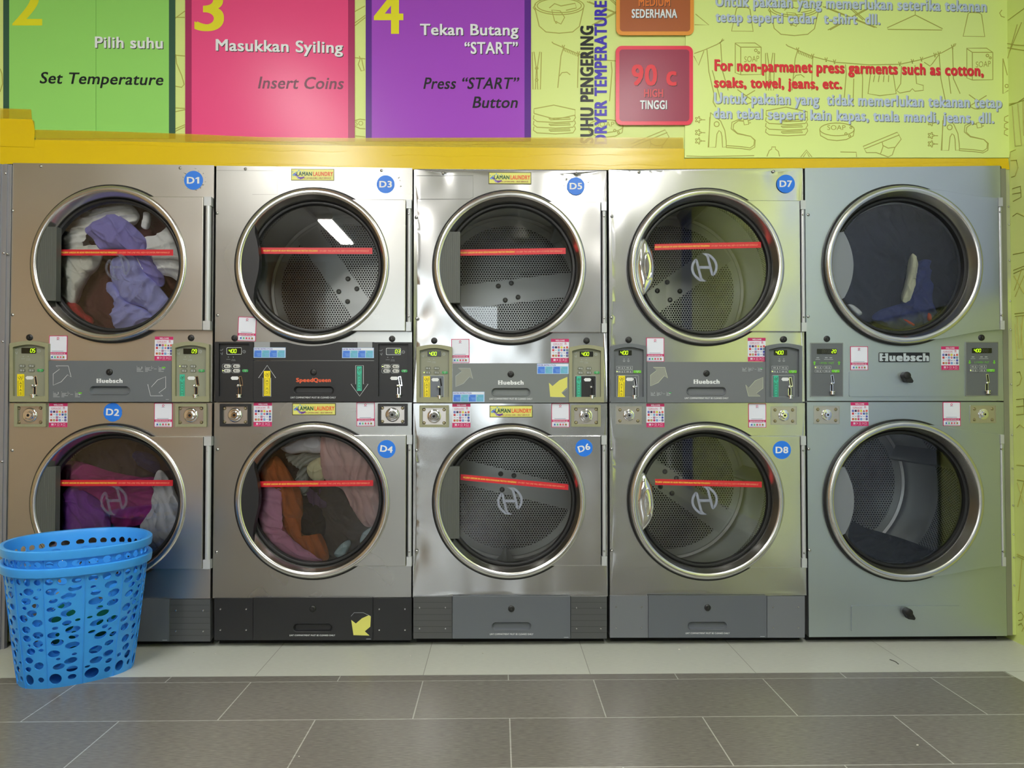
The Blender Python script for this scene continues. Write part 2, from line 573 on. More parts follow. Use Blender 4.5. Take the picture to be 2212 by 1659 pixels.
def doodles(mb, T, L, wd=2.0, which='sheet'):
    """line drawings of laundry things; T turns crop coordinates into photograph coordinates"""
    def st(p, closed=False, dx=0, dy=0):
        mb.stroke(T([(x + dx, y + dy) for x, y in p]), wd, DOOD, L, closed)

    def tx(t, x0, x1, y, cap, dx=0, dy=0, slope=0.0):
        (a, b), (c, d) = T([(x0 + dx, y + dy), (x1 + dx, y + dy)])
        mb.text(t, a, c, b, cap / 2.765, DOOD, L, slope=slope, bold=-0.012)

    def soapbox(dx, dy):
        st([(487, 257), (605, 257), (642, 282), (642, 445), (520, 447), (487, 435)], True, dx, dy)
        st([(487, 260), (520, 282), (642, 282)], False, dx, dy); st([(520, 282), (520, 447)], False, dx, dy)
        st(circ(610, 301, 8, 10), True, dx, dy); st(circ(627, 315, 6, 10), True, dx, dy)
        tx('SOAP', 541, 630, 372, 34, dx, dy, -0.06)

    def iron(dx, dy):
        st([(325, 880), (340, 672), (362, 690), (400, 724), (425, 780), (433, 842), (434, 878), (411, 880), (408, 815), (402, 790), (390, 780), (378, 800), (370, 880)], True, dx, dy)
        st([(335, 700), (329, 880)], False, dx, dy)
        st(circ(376, 742, 15, 14), True, dx, dy)
        for o in (0, 11):
            st([(432, 870 + o), (520, 876 + o), (575, 884 + o), (598 + o * .5, 868 + o), (602 + o * .4, 838), (580, 815), (500, 796 + o * .3), (474 - o, 770), (478 - o, 742 - o), (505, 722 - o * .6), (535, 724)], False, dx, dy)
        st([(535, 716), (562, 712), (568, 742), (541, 746)], True, dx, dy)
        st([(563, 722), (578, 720)], False, dx, dy); st([(566, 735), (580, 733)], False, dx, dy)

    def flower(x, y):
        p = []
        for i in range(40):
            t = 2 * pi * i / 40; r = 14 + 6 * math.cos(5 * t)
            p.append((x + r * math.cos(t), y + r * math.sin(t)))
        st(p, True); st([(x + 16, y), (x + 42, y + 1)])

    def towels(dx, dy):
        st([(672, 690), (672, 662), (790, 640), (918, 668), (918, 700), (800, 725), (672, 690)], False, dx, dy)
        for k in range(3):
            y = 700 + k * 34
            st([(672, y), (668, y + 22), (690, y + 38), (800, y + 44), (905, y + 38), (920, y + 14), (914, y - 2)], False, dx, dy)
            st([(760, y + 20), (885, y + 14), (890, y + 24), (770, y + 28)], True, dx, dy)

    def soapbar(dx, dy):
        st(circ(1095, 773, 103, 26, 38), True, dx, dy)
        st([(992, 775), (996, 810), (1040, 834), (1095, 840), (1150, 834), (1192, 812), (1198, 775)], False, dx, dy)
        tx('SOAP', 1037, 1146, 776, 28, dx, dy)
        for x, y, r in ((1178, 762, 6), (1148, 800, 7), (1170, 812, 6)):
            st(circ(x, y, r, 10), True, dx, dy)

    def pants_line(dx, dy):
        st([(790, 265), (800, 275), (860, 300), (950, 338), (1080, 372), (1290, 388), (1470, 384), (1600, 356), (1720, 316), (1800, 272), (1806, 262), (1790, 266)], False, dx, dy)
        st([(860, 300), (845, 350), (836, 440), (826, 540)], False, dx, dy)
        st([(950, 338), (946, 450), (944, 540)], False, dx, dy)
        st([(836, 470), (850, 450), (880, 446), (900, 462)], False, dx, dy)
        for i in range(9):
            x = 866 + i * 10; y = 303 + i * 4
            st([(x, y), (x - 3, y + 18)], False, dx, dy)
        for x, y in ((860, 298), (950, 336), (1030, 358), (1080, 370), (1470, 383), (1545, 368), (1600, 355), (1680, 330), (1705, 322), (1785, 282)):
            st([(x - 8, y - 14), (x + 3, y + 12)], False, dx, dy); st([(x + 7, y - 14), (x - 3, y + 12)], False, dx, dy)
        st([(1145, 385), (1150, 440), (1135, 620)], False, dx, dy); st([(1240, 390), (1248, 470), (1244, 640)], False, dx, dy)
        st([(1195, 470), (1190, 640)], False, dx, dy)
        st([(1295, 440), (1280, 560), (1350, 572), (1448, 560), (1430, 440)], False, dx, dy)
        for i in range(4):
            st([(1320 + i * 28, 450), (1312 + i * 30, 490)], False, dx, dy)
        st([(1480, 395), (1475, 500), (1450, 540), (1470, 556), (1530, 545), (1545, 530), (1560, 545), (1610, 540), (1610, 510), (1570, 500), (1560, 390)], False, dx, dy)
        st([(1615, 372), (1650, 395), (1665, 380), (1700, 330)], False, dx, dy)
        st([(1705, 322), (1715, 470), (1750, 640)], False, dx, dy); st([(1785, 290), (1790, 470), (1830, 560)], False, dx, dy)
        st([(1760, 440), (1775, 560)], False, dx, dy)

    def hanger(dx, dy):
        st([(1552, 62), (1550, 46), (1562, 36), (1574, 48), (1562, 62), (1562, 90), (1395, 166), (1398, 176), (1720, 180), (1725, 172), (1562, 90)], False, dx, dy)

    def flask(dx, dy):
        st([(465, 186), (495, 50), (510, 44), (560, 46), (575, 56), (594, 188)], True, dx, dy)

    def pot(dx, dy, o=0):
        st(circ(840, 50, 148, 36, 52), True, dx, dy); st(circ(840, 48, 132, 36, 42), True, dx, dy)
        st([(694, 62), (720, 170), (760, 205), (840, 213), (920, 205), (960, 172), (985, 62)], False, dx, dy)
        st([(700, 40), (684, 60), (700, 80)], False, dx, dy)
        st([(780, 62), (812, 36), (850, 50), (935, 34), (942, 62), (880, 76)], False, dx, dy)
        st([(795, 74), (812, 140), (850, 158), (872, 118), (846, 80)], True, dx, dy); st(circ(822, 148, 5, 8), True, dx, dy)

    def briefs(dx, dy):
        st([(1250, 875), (1455, 790), (1478, 832), (1440, 882), (1425, 925), (1400, 938), (1330, 912), (1270, 912)], True, dx, dy)
        st([(1258, 890), (1468, 806)], False, dx, dy); st([(1365, 850), (1370, 875), (1355, 918)], False, dx, dy); st([(1370, 870), (1400, 885), (1440, 880)], False, dx, dy)

    def pin(dx, dy):
        st([(668, 318), (678, 316), (692, 420), (686, 540), (672, 540)], True, dx, dy)
        st([(722, 318), (712, 316), (696, 420), (700, 540), (716, 540)], True, dx, dy)
        st(circ(694, 414, 8, 10), True, dx, dy); st(circ(694, 484, 8, 10), True, dx, dy)

    def rails(dx, dy):
        for o in (0, 12):
            st([(1010 + o, 40), (1320 + o, 165)], False, dx, dy); st([(1310 + o, 30), (1040 + o, 180)], False, dx, dy)
            st([(1150 + o, 30), (1250 + o, 120)], False, dx, dy)

    def cross(dx, dy):
        st(circ(550, 575, 55, 20, 46)[:11], False, dx, dy); st([(500, 535), (590, 600)], False, dx, dy); st([(605, 540), (500, 605)], False, dx, dy)

    if which == 'sheet':
        for d in ((0, 0), (1383, 31)):
            soapbox(*d); flask(*d); iron(d[0] + (9 if d[0] else 0), d[1] * .6); cross(*d)
        for y in (715, 792, 842):
            flower(266, y); flower(1656, y + 18)
        pants_line(0, 0); towels(0, 0); soapbar(0, 0); hanger(0, 0); pot(0, 0); rails(0, 0); briefs(0, 0); pin(0, 0)
        st([(242, 320), (300, 300), (380, 265), (420, 238), (412, 232), (395, 262)]); st([(240, 335), (268, 390), (300, 305)])
        st([(318, 292), (330, 430), (360, 560), (355, 610), (372, 640)]); st([(400, 262), (410, 420), (445, 540)]); st([(350, 420), (400, 600)])
        st([(676, 935), (690, 900), (705, 890), (705, 878), (728, 878), (727, 890), (745, 905), (752, 935)])
        st([(878, 938), (912, 896), (945, 938)]); st([(893, 938), (914, 908), (930, 938)]); st([(1115, 908), (1210, 910), (1212, 938)])
        st([(195, 932), (300, 935), (600, 930)])
        st([(250, 84), (330, 150), (244, 148)])
        st([(2080, 60), (2066, 78), (2076, 98), (2096, 104)])
        st([(2086, 350), (2086, 560), (2118, 540)]); st([(2086, 350), (2112, 450)]); st(circ(2108, 514, 10, 10), True)
        for k in range(3):
            st([(2118, 690 + k * 40), (2096, 700 + k * 40), (2094, 722 + k * 40), (2116, 732 + k * 40)])
    else:
        pot(565, -14); pin(576, -6); towels(582, -12); soapbar(588, -20)
        pants_line(570, -15); briefs(582, -14); rails(560, -30); flask(548, -20)
        # the pieces between the step panels (left and middle gaps)
        for bx in (1045 - 1935, 2118 - 1935):
            pass


TL = crop(700, 0, 2.765)
doodles(wb, TL, 1, 2.0, 'wall')
A = crop(0, 0, 2.765)
for p in ([(1046, 110), (1105, 66)], [(1046, 330), (1105, 335)], [(1050, 325), (1055, 380), (1085, 450), (1100, 505), (1085, 522), (1048, 515)], [(1048, 104), (1104, 104)],
          [(1046, 645), (1105, 648)], [(1046, 668), (1106, 655)], [(1048, 770), (1105, 745)], [(1046, 785), (1104, 757)],
          [(2118, 70), (2180, 36)], [(2118, 155), (2182, 105)], [(2118, 138), (2182, 92)], [(2120, 345), (2182, 352)], [(2146, 335), (2152, 350), (2140, 385), (2158, 425), (2175, 420), (2168, 390), (2160, 350)],
          [(2120, 720), (2150, 712), (2182, 716)], [(2120, 755), (2150, 768), (2182, 770)], [(2122, 812), (2182, 818)], [(0, 410), (12, 440), (16, 500), (0, 550)]):
    wb.stroke(A(p), 2.0, DOOD, 1)
x, y = A([(2122, 750)])[0]
wb.text('SO', x, x + 17, y, 10, DOOD, 1, bold=-0.01)
wb.build('wall_back', kind='structure')

lw = MB(pix=False)
lw.box(FX0, U(-3, 900)[0], WB, WB + 0.12, 0, ZB - 0.031, YEL)
lw.build('trim_5', kind='structure')

# right wall, its drawings running on around the corner
wr = MB(pix=False)
wr.box(WXR, WXR + 0.12, -4.9, FY1, 0, ZC, YEL)


def on_right(p):                      # (Y, Z) strokes on the face of the right wall
    q = [(WXR - 0.001, y, z) for y, z in p]
    wr.tube(q, 0.0017, DOOD, 4)


def V(px, py):
    """photograph point on the right wall -> Y, Z"""
    d = RM @ Vector(((px - CX) / F, -(py - CY) / F, -1.0))
    k = (WXR - 0.001) / d.x
    return -D + d.y * k, H + d.z * k


K1 = crop(2060, 0, 2.184); K2 = crop(2060, 700, 2.184)
for K, lst in ((K1, [[(256, 95), (332, 40)], [(252, 205), (290, 212), (332, 215)], [(252, 225), (332, 238)], [(255, 275), (300, 115)], [(262, 250), (320, 105)],
                     [(262, 490), (300, 484), (332, 462)], [(262, 498), (332, 472)], [(276, 500), (290, 690), (320, 686), (302, 490)], [(326, 478), (331, 640)],
                     [(264, 745), (268, 716), (292, 706)], [(270, 757), (296, 755), (304, 790), (290, 830), (272, 836)], [(278, 890), (316, 878), (318, 930), (280, 950)], [(278, 915), (316, 908)],
                     [(278, 1020), (300, 1005), (332, 1020)], [(280, 1200), (332, 1190)], [(282, 1275), (332, 1255)], [(283, 1290), (332, 1268)], [(286, 1370), (322, 1268)],
                     [(290, 1400), (332, 1300)], [(285, 1300), (332, 1385)], [(288, 1480), (332, 1475)], [(290, 1492), (332, 1488)], [(300, 1492), (309, 1645)], [(326, 1490), (316, 1640)]]),
               (K2, [[(290, 0), (300, 165), (330, 165), (318, 0)], [(298, 228), (312, 225), (321, 255), (312, 285), (298, 292)], [(296, 355), (332, 352), (332, 425), (296, 428)], [(296, 390), (332, 386)],
                     [(297, 490), (312, 475), (332, 490)], [(297, 665), (332, 668)], [(300, 735), (332, 740)], [(300, 745), (332, 850)], [(332, 745), (302, 862)],
                     [(300, 1085), (332, 1100)], [(301, 1095), (332, 1110)], [(322, 1112), (306, 1300), (304, 1305)], [(304, 1366), (318, 1358), (330, 1378), (322, 1396), (306, 1398)], [(305, 1420), (320, 1412), (330, 1432), (322, 1450)]])):
    for st_ in lst:
        on_right([V(*q) for q in K(st_)])
wr.build('wall_right', kind='structure')

m = MB(pix=False)
m.box(FX0 - 0.1, FX0, FY0, FY1, 0, ZC, mat('left wall brown', (196, 166, 130), 0.6)); m.build('wall_left', kind='structure')
m = MB(pix=False)
m.box(FX0, FX1 + 1.2, FY1, FY1 + 0.1, 0, ZC, WHITE_P); m.build('wall_rear', kind='structure')
m = MB(pix=False)
m.box(FX0 - 0.1, FX1 + 1.2, FY0 - 0.1, FY1 + 0.1, ZC, ZC + 0.1, CEIL); m.build('ceiling', kind='structure')
# wall behind the photographer, with a wide glazed shop front at its left part, and the glazed end of the right wall
m = MB(pix=False)
m.box(FX0, -2.6, FY0 - 0.1, FY0, 0, ZC, mat('brown panelling', (172, 140, 106), 0.5))
m.box(-2.6, WXR, FY0 - 0.1, FY0, 2.45, ZC, WHITE_P)
m.box(-2.6, -2.0, FY0 - 0.1, FY0, 0, 2.45, WHITE_P)
m.box(0.0, WXR, FY0 - 0.1, FY0, 0, 2.45, mat('far wall grey', (178, 180, 182), 0.6))
m.box(-2.0, 0.0, FY0 - 0.1, FY0, 0, 0.9, mat('grey dado', (120, 120, 120), 0.5))
m.build('wall_front', kind='structure')
m = MB(pix=False)
m.box(WXR, WXR + 0.12, -5.35, -4.9, 0, ZC, mat('blue pillar', (64, 78, 150), 0.5))
m.build('trim_1', kind='structure')
m = MB(pix=False)
m.box(WXR, WXR + 0.12, FY0 - 0.1, -5.35, 2.5, ZC, WHITE_P); m.box(WXR, WXR + 0.12, FY0 - 0.1, -5.35, 0, 0.12, WHITE_P)
m.build('trim_2', kind='structure')
FRM = mat('window frame', (215, 215, 218), 0.4, 0.3)
m = MB(pix=False)
for x in (-2.0, -1.0, 0.0):
    m.box(x - 0.03, x + 0.03, FY0 - 0.08, FY0 - 0.02, 0.9, 2.45, FRM)
for z in (0.93, 1.9, 2.42):
    m.box(-2.0, 0.0, FY0 - 0.08, FY0 - 0.02, z - 0.03, z + 0.03, FRM)
m.box(-2.0, 0.0, FY0 - 0.055, FY0 - 0.045, 0.9, 2.45, glass('window glass'))
m.build('window_1', kind='structure')
m = MB(pix=False)
for y in (-5.38, -6.25, -7.1, -8.05):
    m.box(WXR + 0.03, WXR + 0.09, y - 0.03, y + 0.03, 0.12, 2.5, FRM)
m.box(WXR + 0.055, WXR + 0.065, FY0 - 0.1, -5.35, 0.12, 2.5, glass('window glass'))
m.build('window_2', kind='structure')

# aluminium corner strip left of the row, painted steel strip right of it
ALU = mat('aluminium strip', (158, 160, 168), 0.42, 0.6)
m = MB(pix=False)
x0, x1 = U(-16, 900)[0], U(18.5, 900)[0]; z1 = U(10, 356)[1]
for i in range(5):
    a = x0 + (x1 - x0) * i / 5; b = x0 + (x1 - x0) * (i + 1) / 5
    m.box(a, b, -0.006 - 0.005 * (i % 2), WB, 0.0, z1, ALU)
SCR = mat('screw steel', (200, 200, 200), 0.25, 1.0)
for px, py in ((13, 375), (9, 547), (7, 738), (17, 549), (5, 997)):
    X, Z = U(px, py, -0.01); m.lathe(X, Z, [(0.0001, -0.016), (0.004, -0.0145), (0.0055, -0.01)], SCR, 12)
m.build('trim_3', kind='structure')
m = MB(pix=False)
STR = mat('painted strip', (178, 184, 150), 0.5, 0.2)
speckle(STR, (205, 218, 140), 9, 0.45, 0.62, (1, 1, 0.25))
x0, x1 = U(2169, 900)[0], WXR - 0.001
m.box(x0, x0 + 0.022, 0.0, 0.03, 0.03, U(2180, 364)[1], mat('grey strip', (150, 152, 142), 0.4, 0.6))
m.box(x0 + 0.022, x1, 0.006, 0.03, 0.03, U(2180, 364)[1], STR)
for py in (446, 484, 562, 650, 712, 830, 940, 1012, 1092, 1155, 1205, 1265):
    X, Z = U(2184 + (py - 446) / 819 * 10, py, 0.0); m.lathe(min(X, WXR - 0.006), Z, [(0.0001, 0.0015), (0.003, 0.003), (0.0042, 0.006)], SCR, 10)
m.build('trim_4', kind='structure')

# ---------------------------------------------------------------- printed step panels
WHT = mat('print white', (236, 240, 246), 0.35); BLK = mat('print black', (30, 34, 38), 0.35)
SHD = mat('print shadow', (58, 62, 66), 0.4); NUMY = mat('print number yellow', (234, 228, 46), 0.35)


def panel(name, label, x0, x1, ix0, ix1, yb, face, edge):
    m = MB(y=WB - 0.004)
    m.pplate([(x0, -260), (x1, -260), (x1, yb), (x0, yb)], [], WB - 0.004, WB, edge)
    m.rect(ix0, -250, ix1, yb, face, 1)
    return m


GL = 0.28
m = panel('g', '', 7, 378, 20, 365, 299, mat('print green', (152, 218, 112), GL), mat('print green edge', (58, 92, 76), GL))
m.text('2', 29, 89, 54, 86, NUMY, 2, bold=0.018, res=12)
for o, c, L in ((1.6, SHD, 2), (0, WHT, 3)):
    m.text('Pilih suhu', 206 + o, 351 + o, 103 + o, 23.5, c, L, bold=0.022, slope=0.012, res=6)
m.text('Set Temperature', 86, 351, 180, 24, BLK, 3, bold=0.016, shear=0.2, slope=0.016)
m.stroke([(207.5, -200), (207.5, 299)], 0.8, mat('print green seam', (104, 168, 70), GL), 2)
m.build('instruction_panel', None, 'green wall panel numbered 2 reading Pilih suhu, Set Temperature', 'sign', 'numbered instruction panels')
m = panel('p', '', 400, 766, 414, 752, 305, mat('print pink', (238, 80, 140), GL), mat('print pink edge', (170, 50, 100), GL))
m.text('3', 423, 481, 65, 88, NUMY, 2, bold=0.018, res=12)
for o, c, L in ((1.6, SHD, 2), (0, WHT, 3)):
    m.text('Masukkan Syiling', 467 + o, 740 + o, 109 + o, 24, c, L, bold=0.022, slope=0.02, res=6)
m.text('Insert Coins', 558, 740, 191, 25, mat('print grey', (120, 60, 86), 0.35), 3, bold=0.016, shear=0.2, slope=0.008)
m.build('instruction_panel', None, 'pink wall panel numbered 3 reading Masukkan Syiling, Insert Coins', 'sign', 'numbered instruction panels')
m = panel('v', '', 790, 1147, 803, 1133, 305, mat('print purple', (164, 78, 202), GL), mat('print purple edge', (96, 48, 146), GL))
m.text('4', 810, 869, 72, 90, NUMY, 2, bold=0.018, res=12)
for o, c, L in ((1.6, SHD, 2), (0, WHT, 3)):
    m.text('Tekan Butang', 908 + o, 1119 + o, 75.5 + o, 23.5, c, L, bold=0.022, slope=0.004)
    m.text('\u201cSTART\u201d', 1004 + o, 1118 + o, 116 + o, 24.5, c, L, bold=0.022)
m.text('Press \u201cSTART\u201d', 915, 1117, 192, 24, BLK, 3, bold=0.016, shear=0.2)
m.text('Button', 1021, 1116, 233, 24, BLK, 3, bold=0.016, shear=0.2)
m.build('instruction_panel', None, 'purple wall panel numbered 4 reading Tekan Butang, Press START Button', 'sign', 'numbered instruction panels')

# vertical lettering
m = MB(y=WB - 0.001)
for s_, xa, xb, ya, yb, c in (('SUHU PENGERING', 1281, 1254.5, 309, 57, BLK), ('DRYER TEMPERATURE', 1310, 1285, 310, 3, mat('print blue', (66, 52, 190), 0.35))):
    m.text_f(s_, lambda u, v, wd, xa=xa, xb=xb, ya=ya, yb=yb: (xa + (xb - xa) * v, ya + (yb - ya) * u), c, 1, bold=0.045)
m.build('wall_lettering', None, 'vertical black and blue lettering reading Suhu Pengering, Dryer Temperature', 'lettering')

# sheet with the heat guidance
SHY = WB - 0.006
m = MB(y=SHY)
m.pplate([(1484, -260), (2185, -260), (2185, 340.5), (1479, 340.5)], [], SHY, SHY + 0.003, YEL2)
TS = crop(1412, 0, 2.765)
doodles(m, TS, 1, 1.8, 'sheet')
HV = 0.032
PALE = mat('print pale blue', (196, 212, 236), 0.35); PSH = mat('print grey shadow', (120, 128, 124), 0.4); REDP = mat('print red', (232, 58, 72), 0.35)
PSR = mat('print red shadow', (186, 96, 60), 0.4)
for t, a, b, y, cap, c, sh, sl in (
        ('Untuk pakaian yang memerlukan seterika tekanan', 1546, 2130, 13, 23, PALE, PSH, 0.021),
        ('tetap seperti cadar  t-shirt  dll.', 1546, 1900, 47, 22, PALE, PSH, 0.016),
        ('For non-parmanet press garments such as cotton,', 1544, 2123, 152, 23, REDP, PSR, 0.020),
        ('soaks, towel, jeans, etc.', 1543, 1817, 188, 21, REDP, PSR, 0.012),
        ('Untuk pakaian yang  tidak memerlukan tekanan tetap', 1543, 2163, 223, 23, PALE, PSH, 0.016),
        ('dan tebal seperti kain kapas, tuala mandi, jeans, dll.', 1542, 2146, 255, 22, PALE, PSH, 0.018)):
    m.text(t, a + 1.5, b + 1.5, y + 1.5, cap, sh, 2, bold=HV, slope=sl)
    m.text(t, a, b, y, cap, c, 3, bold=HV, slope=sl)
m.build('heat_guide_sheet', None, 'yellow printed wall sheet with red and pale blue fabric guidance beside the temperature cards', 'sign')


def card(label, x0, y0, x1, y1, edge, face, items):
    m = MB(y=WB - 0.011)
    m.pplate(rr(x0, y0, x1, y1, 13), [], WB - 0.011, WB - 0.0095, edge)
    m.poly(rr(x0 + 8, y0 + 8, x1 - 8, y1 - 8, 7), face, 1)
    for t, a, b, y, cap, c in items:
        m.text(t, a + 1.2, b + 1.2, y + 1.2, cap, SHD, 2, bold=HV); m.text(t, a, b, y, cap, c, 3, bold=HV)
    m.build('temperature_card', None, label, 'sign', 'temperature cards')


card('orange rounded card reading Medium, Sederhana above the red card', 1331, -95, 1499, 76, mat('card orange edge', (240, 160, 70), GL), mat('card brown', (176, 100, 62), GL),
     [('MEDIUM', 1380, 1447, 13, 17, mat('print orange', (236, 130, 60), 0.35)), ('SEDERHANA', 1365, 1462, 38.5, 18, WHT)])
card('red rounded card reading 90 c, High, Tinggi', 1330, 99, 1497, 270, mat('card red edge', (238, 66, 92), GL), mat('card maroon', (158, 62, 88), GL),
     [('90 c', 1366, 1460, 184, 43, REDP), ('HIGH', 1392, 1432, 209.5, 16.5, mat('print coral', (226, 84, 92), 0.35)), ('TINGGI', 1383, 1440, 235.5, 18, WHT)])

for n_, m_ in MATS.items():
    if n_.startswith(('print', 'card')):
        m_.node_tree.nodes['Principled BSDF'].inputs['Specular IOR Level'].default_value = 0.25

# ---------------------------------------------------------------- yellow tape over the joint
TAPE = mat('yellow tape', (228, 196, 20), 0.24, alpha=0.97)
TAPE2 = mat('yellow tape single layer', (226, 194, 24), 0.24, alpha=0.42)
for t in (TAPE, TAPE2):
    add_bump(t, 3.0, 0.16, 0.012, (0.5, 1, 5.0), 1.5)
tape_rows = [
    ('thin upper strip of yellow tape crossing the panel bottoms', TAPE2, 6, [(72, 280), (215, 283), (400, 289), (560, 296), (760, 298), (1100, 297), (1476, 297), (1477, 334), (1100, 332), (760, 328), (400, 318), (80, 312)]),
    ('middle strip of yellow tape below the step panels', TAPE, 7, [(0, 300), (76, 302), (300, 306), (560, 312), (1000, 318), (1478, 321), (1478, 352), (1000, 349), (560, 341), (300, 334), (0, 331)]),
    ('lowest strip of yellow tape along the tops of the dryers', TAPE, 8, [(0, 327), (300, 331), (700, 340), (1100, 344), (1479, 345), (1480, 366), (1310, 367), (893, 366), (462, 359), (20, 354), (0, 357)]),
    ('square end of yellow tape at the far left edge', TAPE2, 9, [(0, 234), (67, 236), (69, 258), (74, 262), (75, 283), (0, 282)]),
    ('short yellow tape piece under the square end at left', TAPE, 10, [(0, 256), (70, 258), (75, 280), (74, 318), (0, 316)]),
    ('narrow strip of yellow tape below the guidance sheet', TAPE, 8.5, [(1479, 342.5), (2178, 342), (2181, 366), (2164, 366), (2163, 359), (1742, 364), (1480, 365)]),
]
for lb, mt, L, p in tape_rows:
    yy = WB - 0.004 - L * 0.0005
    m = MB(y=yy); m.pplate(p, [], yy, yy + 0.0003, mt)
    x_a, x_b = min(q[0] for q in p) + 6, max(q[0] for q in p) - 6
    if x_b - x_a > 600:
        rt = random.Random(int(L * 10))
        for k in range(4):
            x_0 = rt.uniform(x_a, x_b - 220); ln = rt.uniform(120, 420); x_1 = min(x_b, x_0 + ln)
            up = [(a, b) for a, b in p]
            mid = lambda x: sum(sorted([b + (b2 - b) * (x - a) / (a2 - a) for (a, b), (a2, b2) in zip(up, up[1:] + up[:1]) if abs(a2 - a) > 1 and min(a, a2) <= x <= max(a, a2)])[:2]) / 2
            off = rt.uniform(-9, 9)
            pts = [(x_0 + (x_1 - x_0) * t / 8, mid(x_0 + (x_1 - x_0) * t / 8) + off + 1.6 * math.sin(t * 1.7 + k)) for t in range(9)]
            m.tube([(U(x, q, yy)[0], yy + .0003, U(x, q, yy)[1]) for x, q in pts], .0007, mt, 8)
    m.build('tape_strip', None, lb, 'tape', 'strips of yellow tape')

# ---------------------------------------------------------------- ceiling lamps, fans, board opposite
TUBE = mat('lamp diffuser', (255, 252, 246), 0.4, emit=LAMP); HOUS = mat('lamp housing', (235, 235, 235), 0.5)
rows = [(-1.35, -2.25), (-1.35, -3.55), (-1.95, -5.8), (0.85, -2.25), (0.85, -3.55)]
for i, (x, y) in enumerate(rows):
    t = thing('ceiling_lamp', (x, y, ZC), ('%s ceiling batten lamp in the %s line' % (('nearest', 'middle', 'farthest')[i % 3], ('left', 'right')[i // 3])), 'lamp', 'ceiling lamps')
    m = MB(pix=False); m.box(x - 0.09, x + 0.09, y - 0.62, y + 0.62, ZC - 0.05, ZC - 0.001, HOUS); m.build('lamp_housing', t)
    m = MB(pix=False); m.box(x - 0.075, x + 0.075, y - 0.6, y + 0.6, ZC - 0.075, ZC - 0.051, TUBE); m.build('lamp_tube', t, 'glowing white tube')
FANW = mat('fan white', (200, 200, 196), 0.4); FANB = mat('fan blade', (120, 118, 112), 0.45)
for i, (x, y) in enumerate(((0.2, -4.4), (0.2, -6.9))):
    t = thing('ceiling_fan', (x, y, ZC), '%s three-bladed ceiling fan mirrored in the glass of dryer D5' % ('nearer', 'farther')[i], 'fan', 'ceiling fans')
    m = MB(pix=False); m.lathez(x, y, [(0.0001, ZC - 0.001), (0.06, ZC - 0.001), (0.03, ZC - 0.08), (0.012, ZC - 0.09), (0.012, ZC - 0.33), (0.0001, ZC - 0.33)], FANW, 20); m.build('down_rod', t)
    m = MB(pix=False); m.lathez(x, y, [(0.0001, ZC - 0.28), (0.03, ZC - 0.29), (0.10, ZC - 0.36), (0.115, ZC - 0.40), (0.10, ZC - 0.45), (0.05, ZC - 0.48), (0.0001, ZC - 0.485)], FANW, 28); m.build('motor', t)
    for k in range(3):
        a = 0.5 + k * 2 * pi / 3; c, s_ = math.cos(a), math.sin(a)
        vs = []
        for r, wd in ((0.08, 0.03), (0.2, 0.06), (0.62, 0.075)):
            for sg in (-1, 1):
                for dz in (0, 0.006):
                    vs.append((x + c * r - s_ * wd * sg, y + s_ * r + c * wd * sg, ZC - 0.375 + dz + 0.012 * sg))
        fs = []
        for q in (0, 4):
            fs += [(q, q + 4, q + 6, q + 2), (q + 1, q + 3, q + 7, q + 5), (q, q + 1, q + 5, q + 4), (q + 2, q + 6, q + 7, q + 3)]
        fs += [(0, 2, 3, 1), (8, 9, 11, 10)]
        m = MB(pix=False); m.add(vs, fs, FANB); m.build('blade', t)
BRD = mat('notice board slate', (166, 184, 214), 0.35)  # boards known from reflections; sizes stretched to shape what steel and glass mirror
for y0, y1, z0, z1, lb in ((-0.12, -2.2, 1.42, 2.75, 'upper pale slate notice board mirrored in the rightmost upper door glass, enlarged for reflections'),
                           (-0.45, -2.2, 0.06, 1.28, 'lower pale slate notice board mirrored in the rightmost upper door glass, enlarged for reflections')):
    m = MB(pix=False); m.box(WXR - 0.014, WXR - 0.0032, y1, y0, z0, z1, BRD)
    m.build('notice_board', None, lb, 'board', 'notice boards on the side wall')
# ================================================================ stacked dryers
BLACK = mat('black rubber', (20, 21, 23), 0.45)
BLKP = mat('black plastic', (30, 31, 34), 0.42)
CHROME = mat('chrome', (238, 238, 240), 0.06, 1.0)
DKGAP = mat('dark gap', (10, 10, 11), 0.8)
RING = steel('polished ring steel', (214, 213, 210), 0.22, 0.0, fine=0.0)
GALV = mat('galvanised drum', (176, 178, 178), 0.36, 0.75)
PERF = perforated('perforated drum back', 0.0125, 0.36, 'disc', 0.325)
PERFS = perforated('perforated drum side', 0.0125, 0.36, 'side', (-0.50, -0.28))
HING = mat('hinge grey', (196, 200, 204), 0.35, 0.35)
BOLT = mat('bolt dark', (92, 94, 92), 0.4, 0.7)
GLS = glass()
REDST = mat('strip red', (205, 34, 48), 0.38); YTX = mat('strip yellow', (240, 206, 80), 0.4); OTX = mat('strip cream', (240, 170, 130), 0.4)
LOGO = mat('glass emblem grey', (138, 144, 160), 0.45); LOGOF = mat('worn glass emblem', (120, 124, 140), 0.5, alpha=.4)
BLUE = mat('sticker blue', (30, 120, 232), 0.4)
MAG = mat('sticker magenta', (196, 40, 104), 0.4); PAPER = mat('sticker paper', (226, 230, 244), 0.4); GREYI = mat('sticker ink', (120, 124, 150), 0.5)
NPY = mat('plate yellow', (226, 226, 120), 0.35); NPG = mat('plate green', (30, 84, 60), 0.4); NPO = mat('plate orange', (232, 110, 62), 0.4); NPV = mat('plate violet', (98, 64, 176), 0.4)
NPE = mat('plate frame', (92, 88, 60), 0.35, 0.5); NPM = mat('plate maroon', (150, 62, 80), 0.4); NPB = mat('plate blue', (110, 170, 216), 0.4)
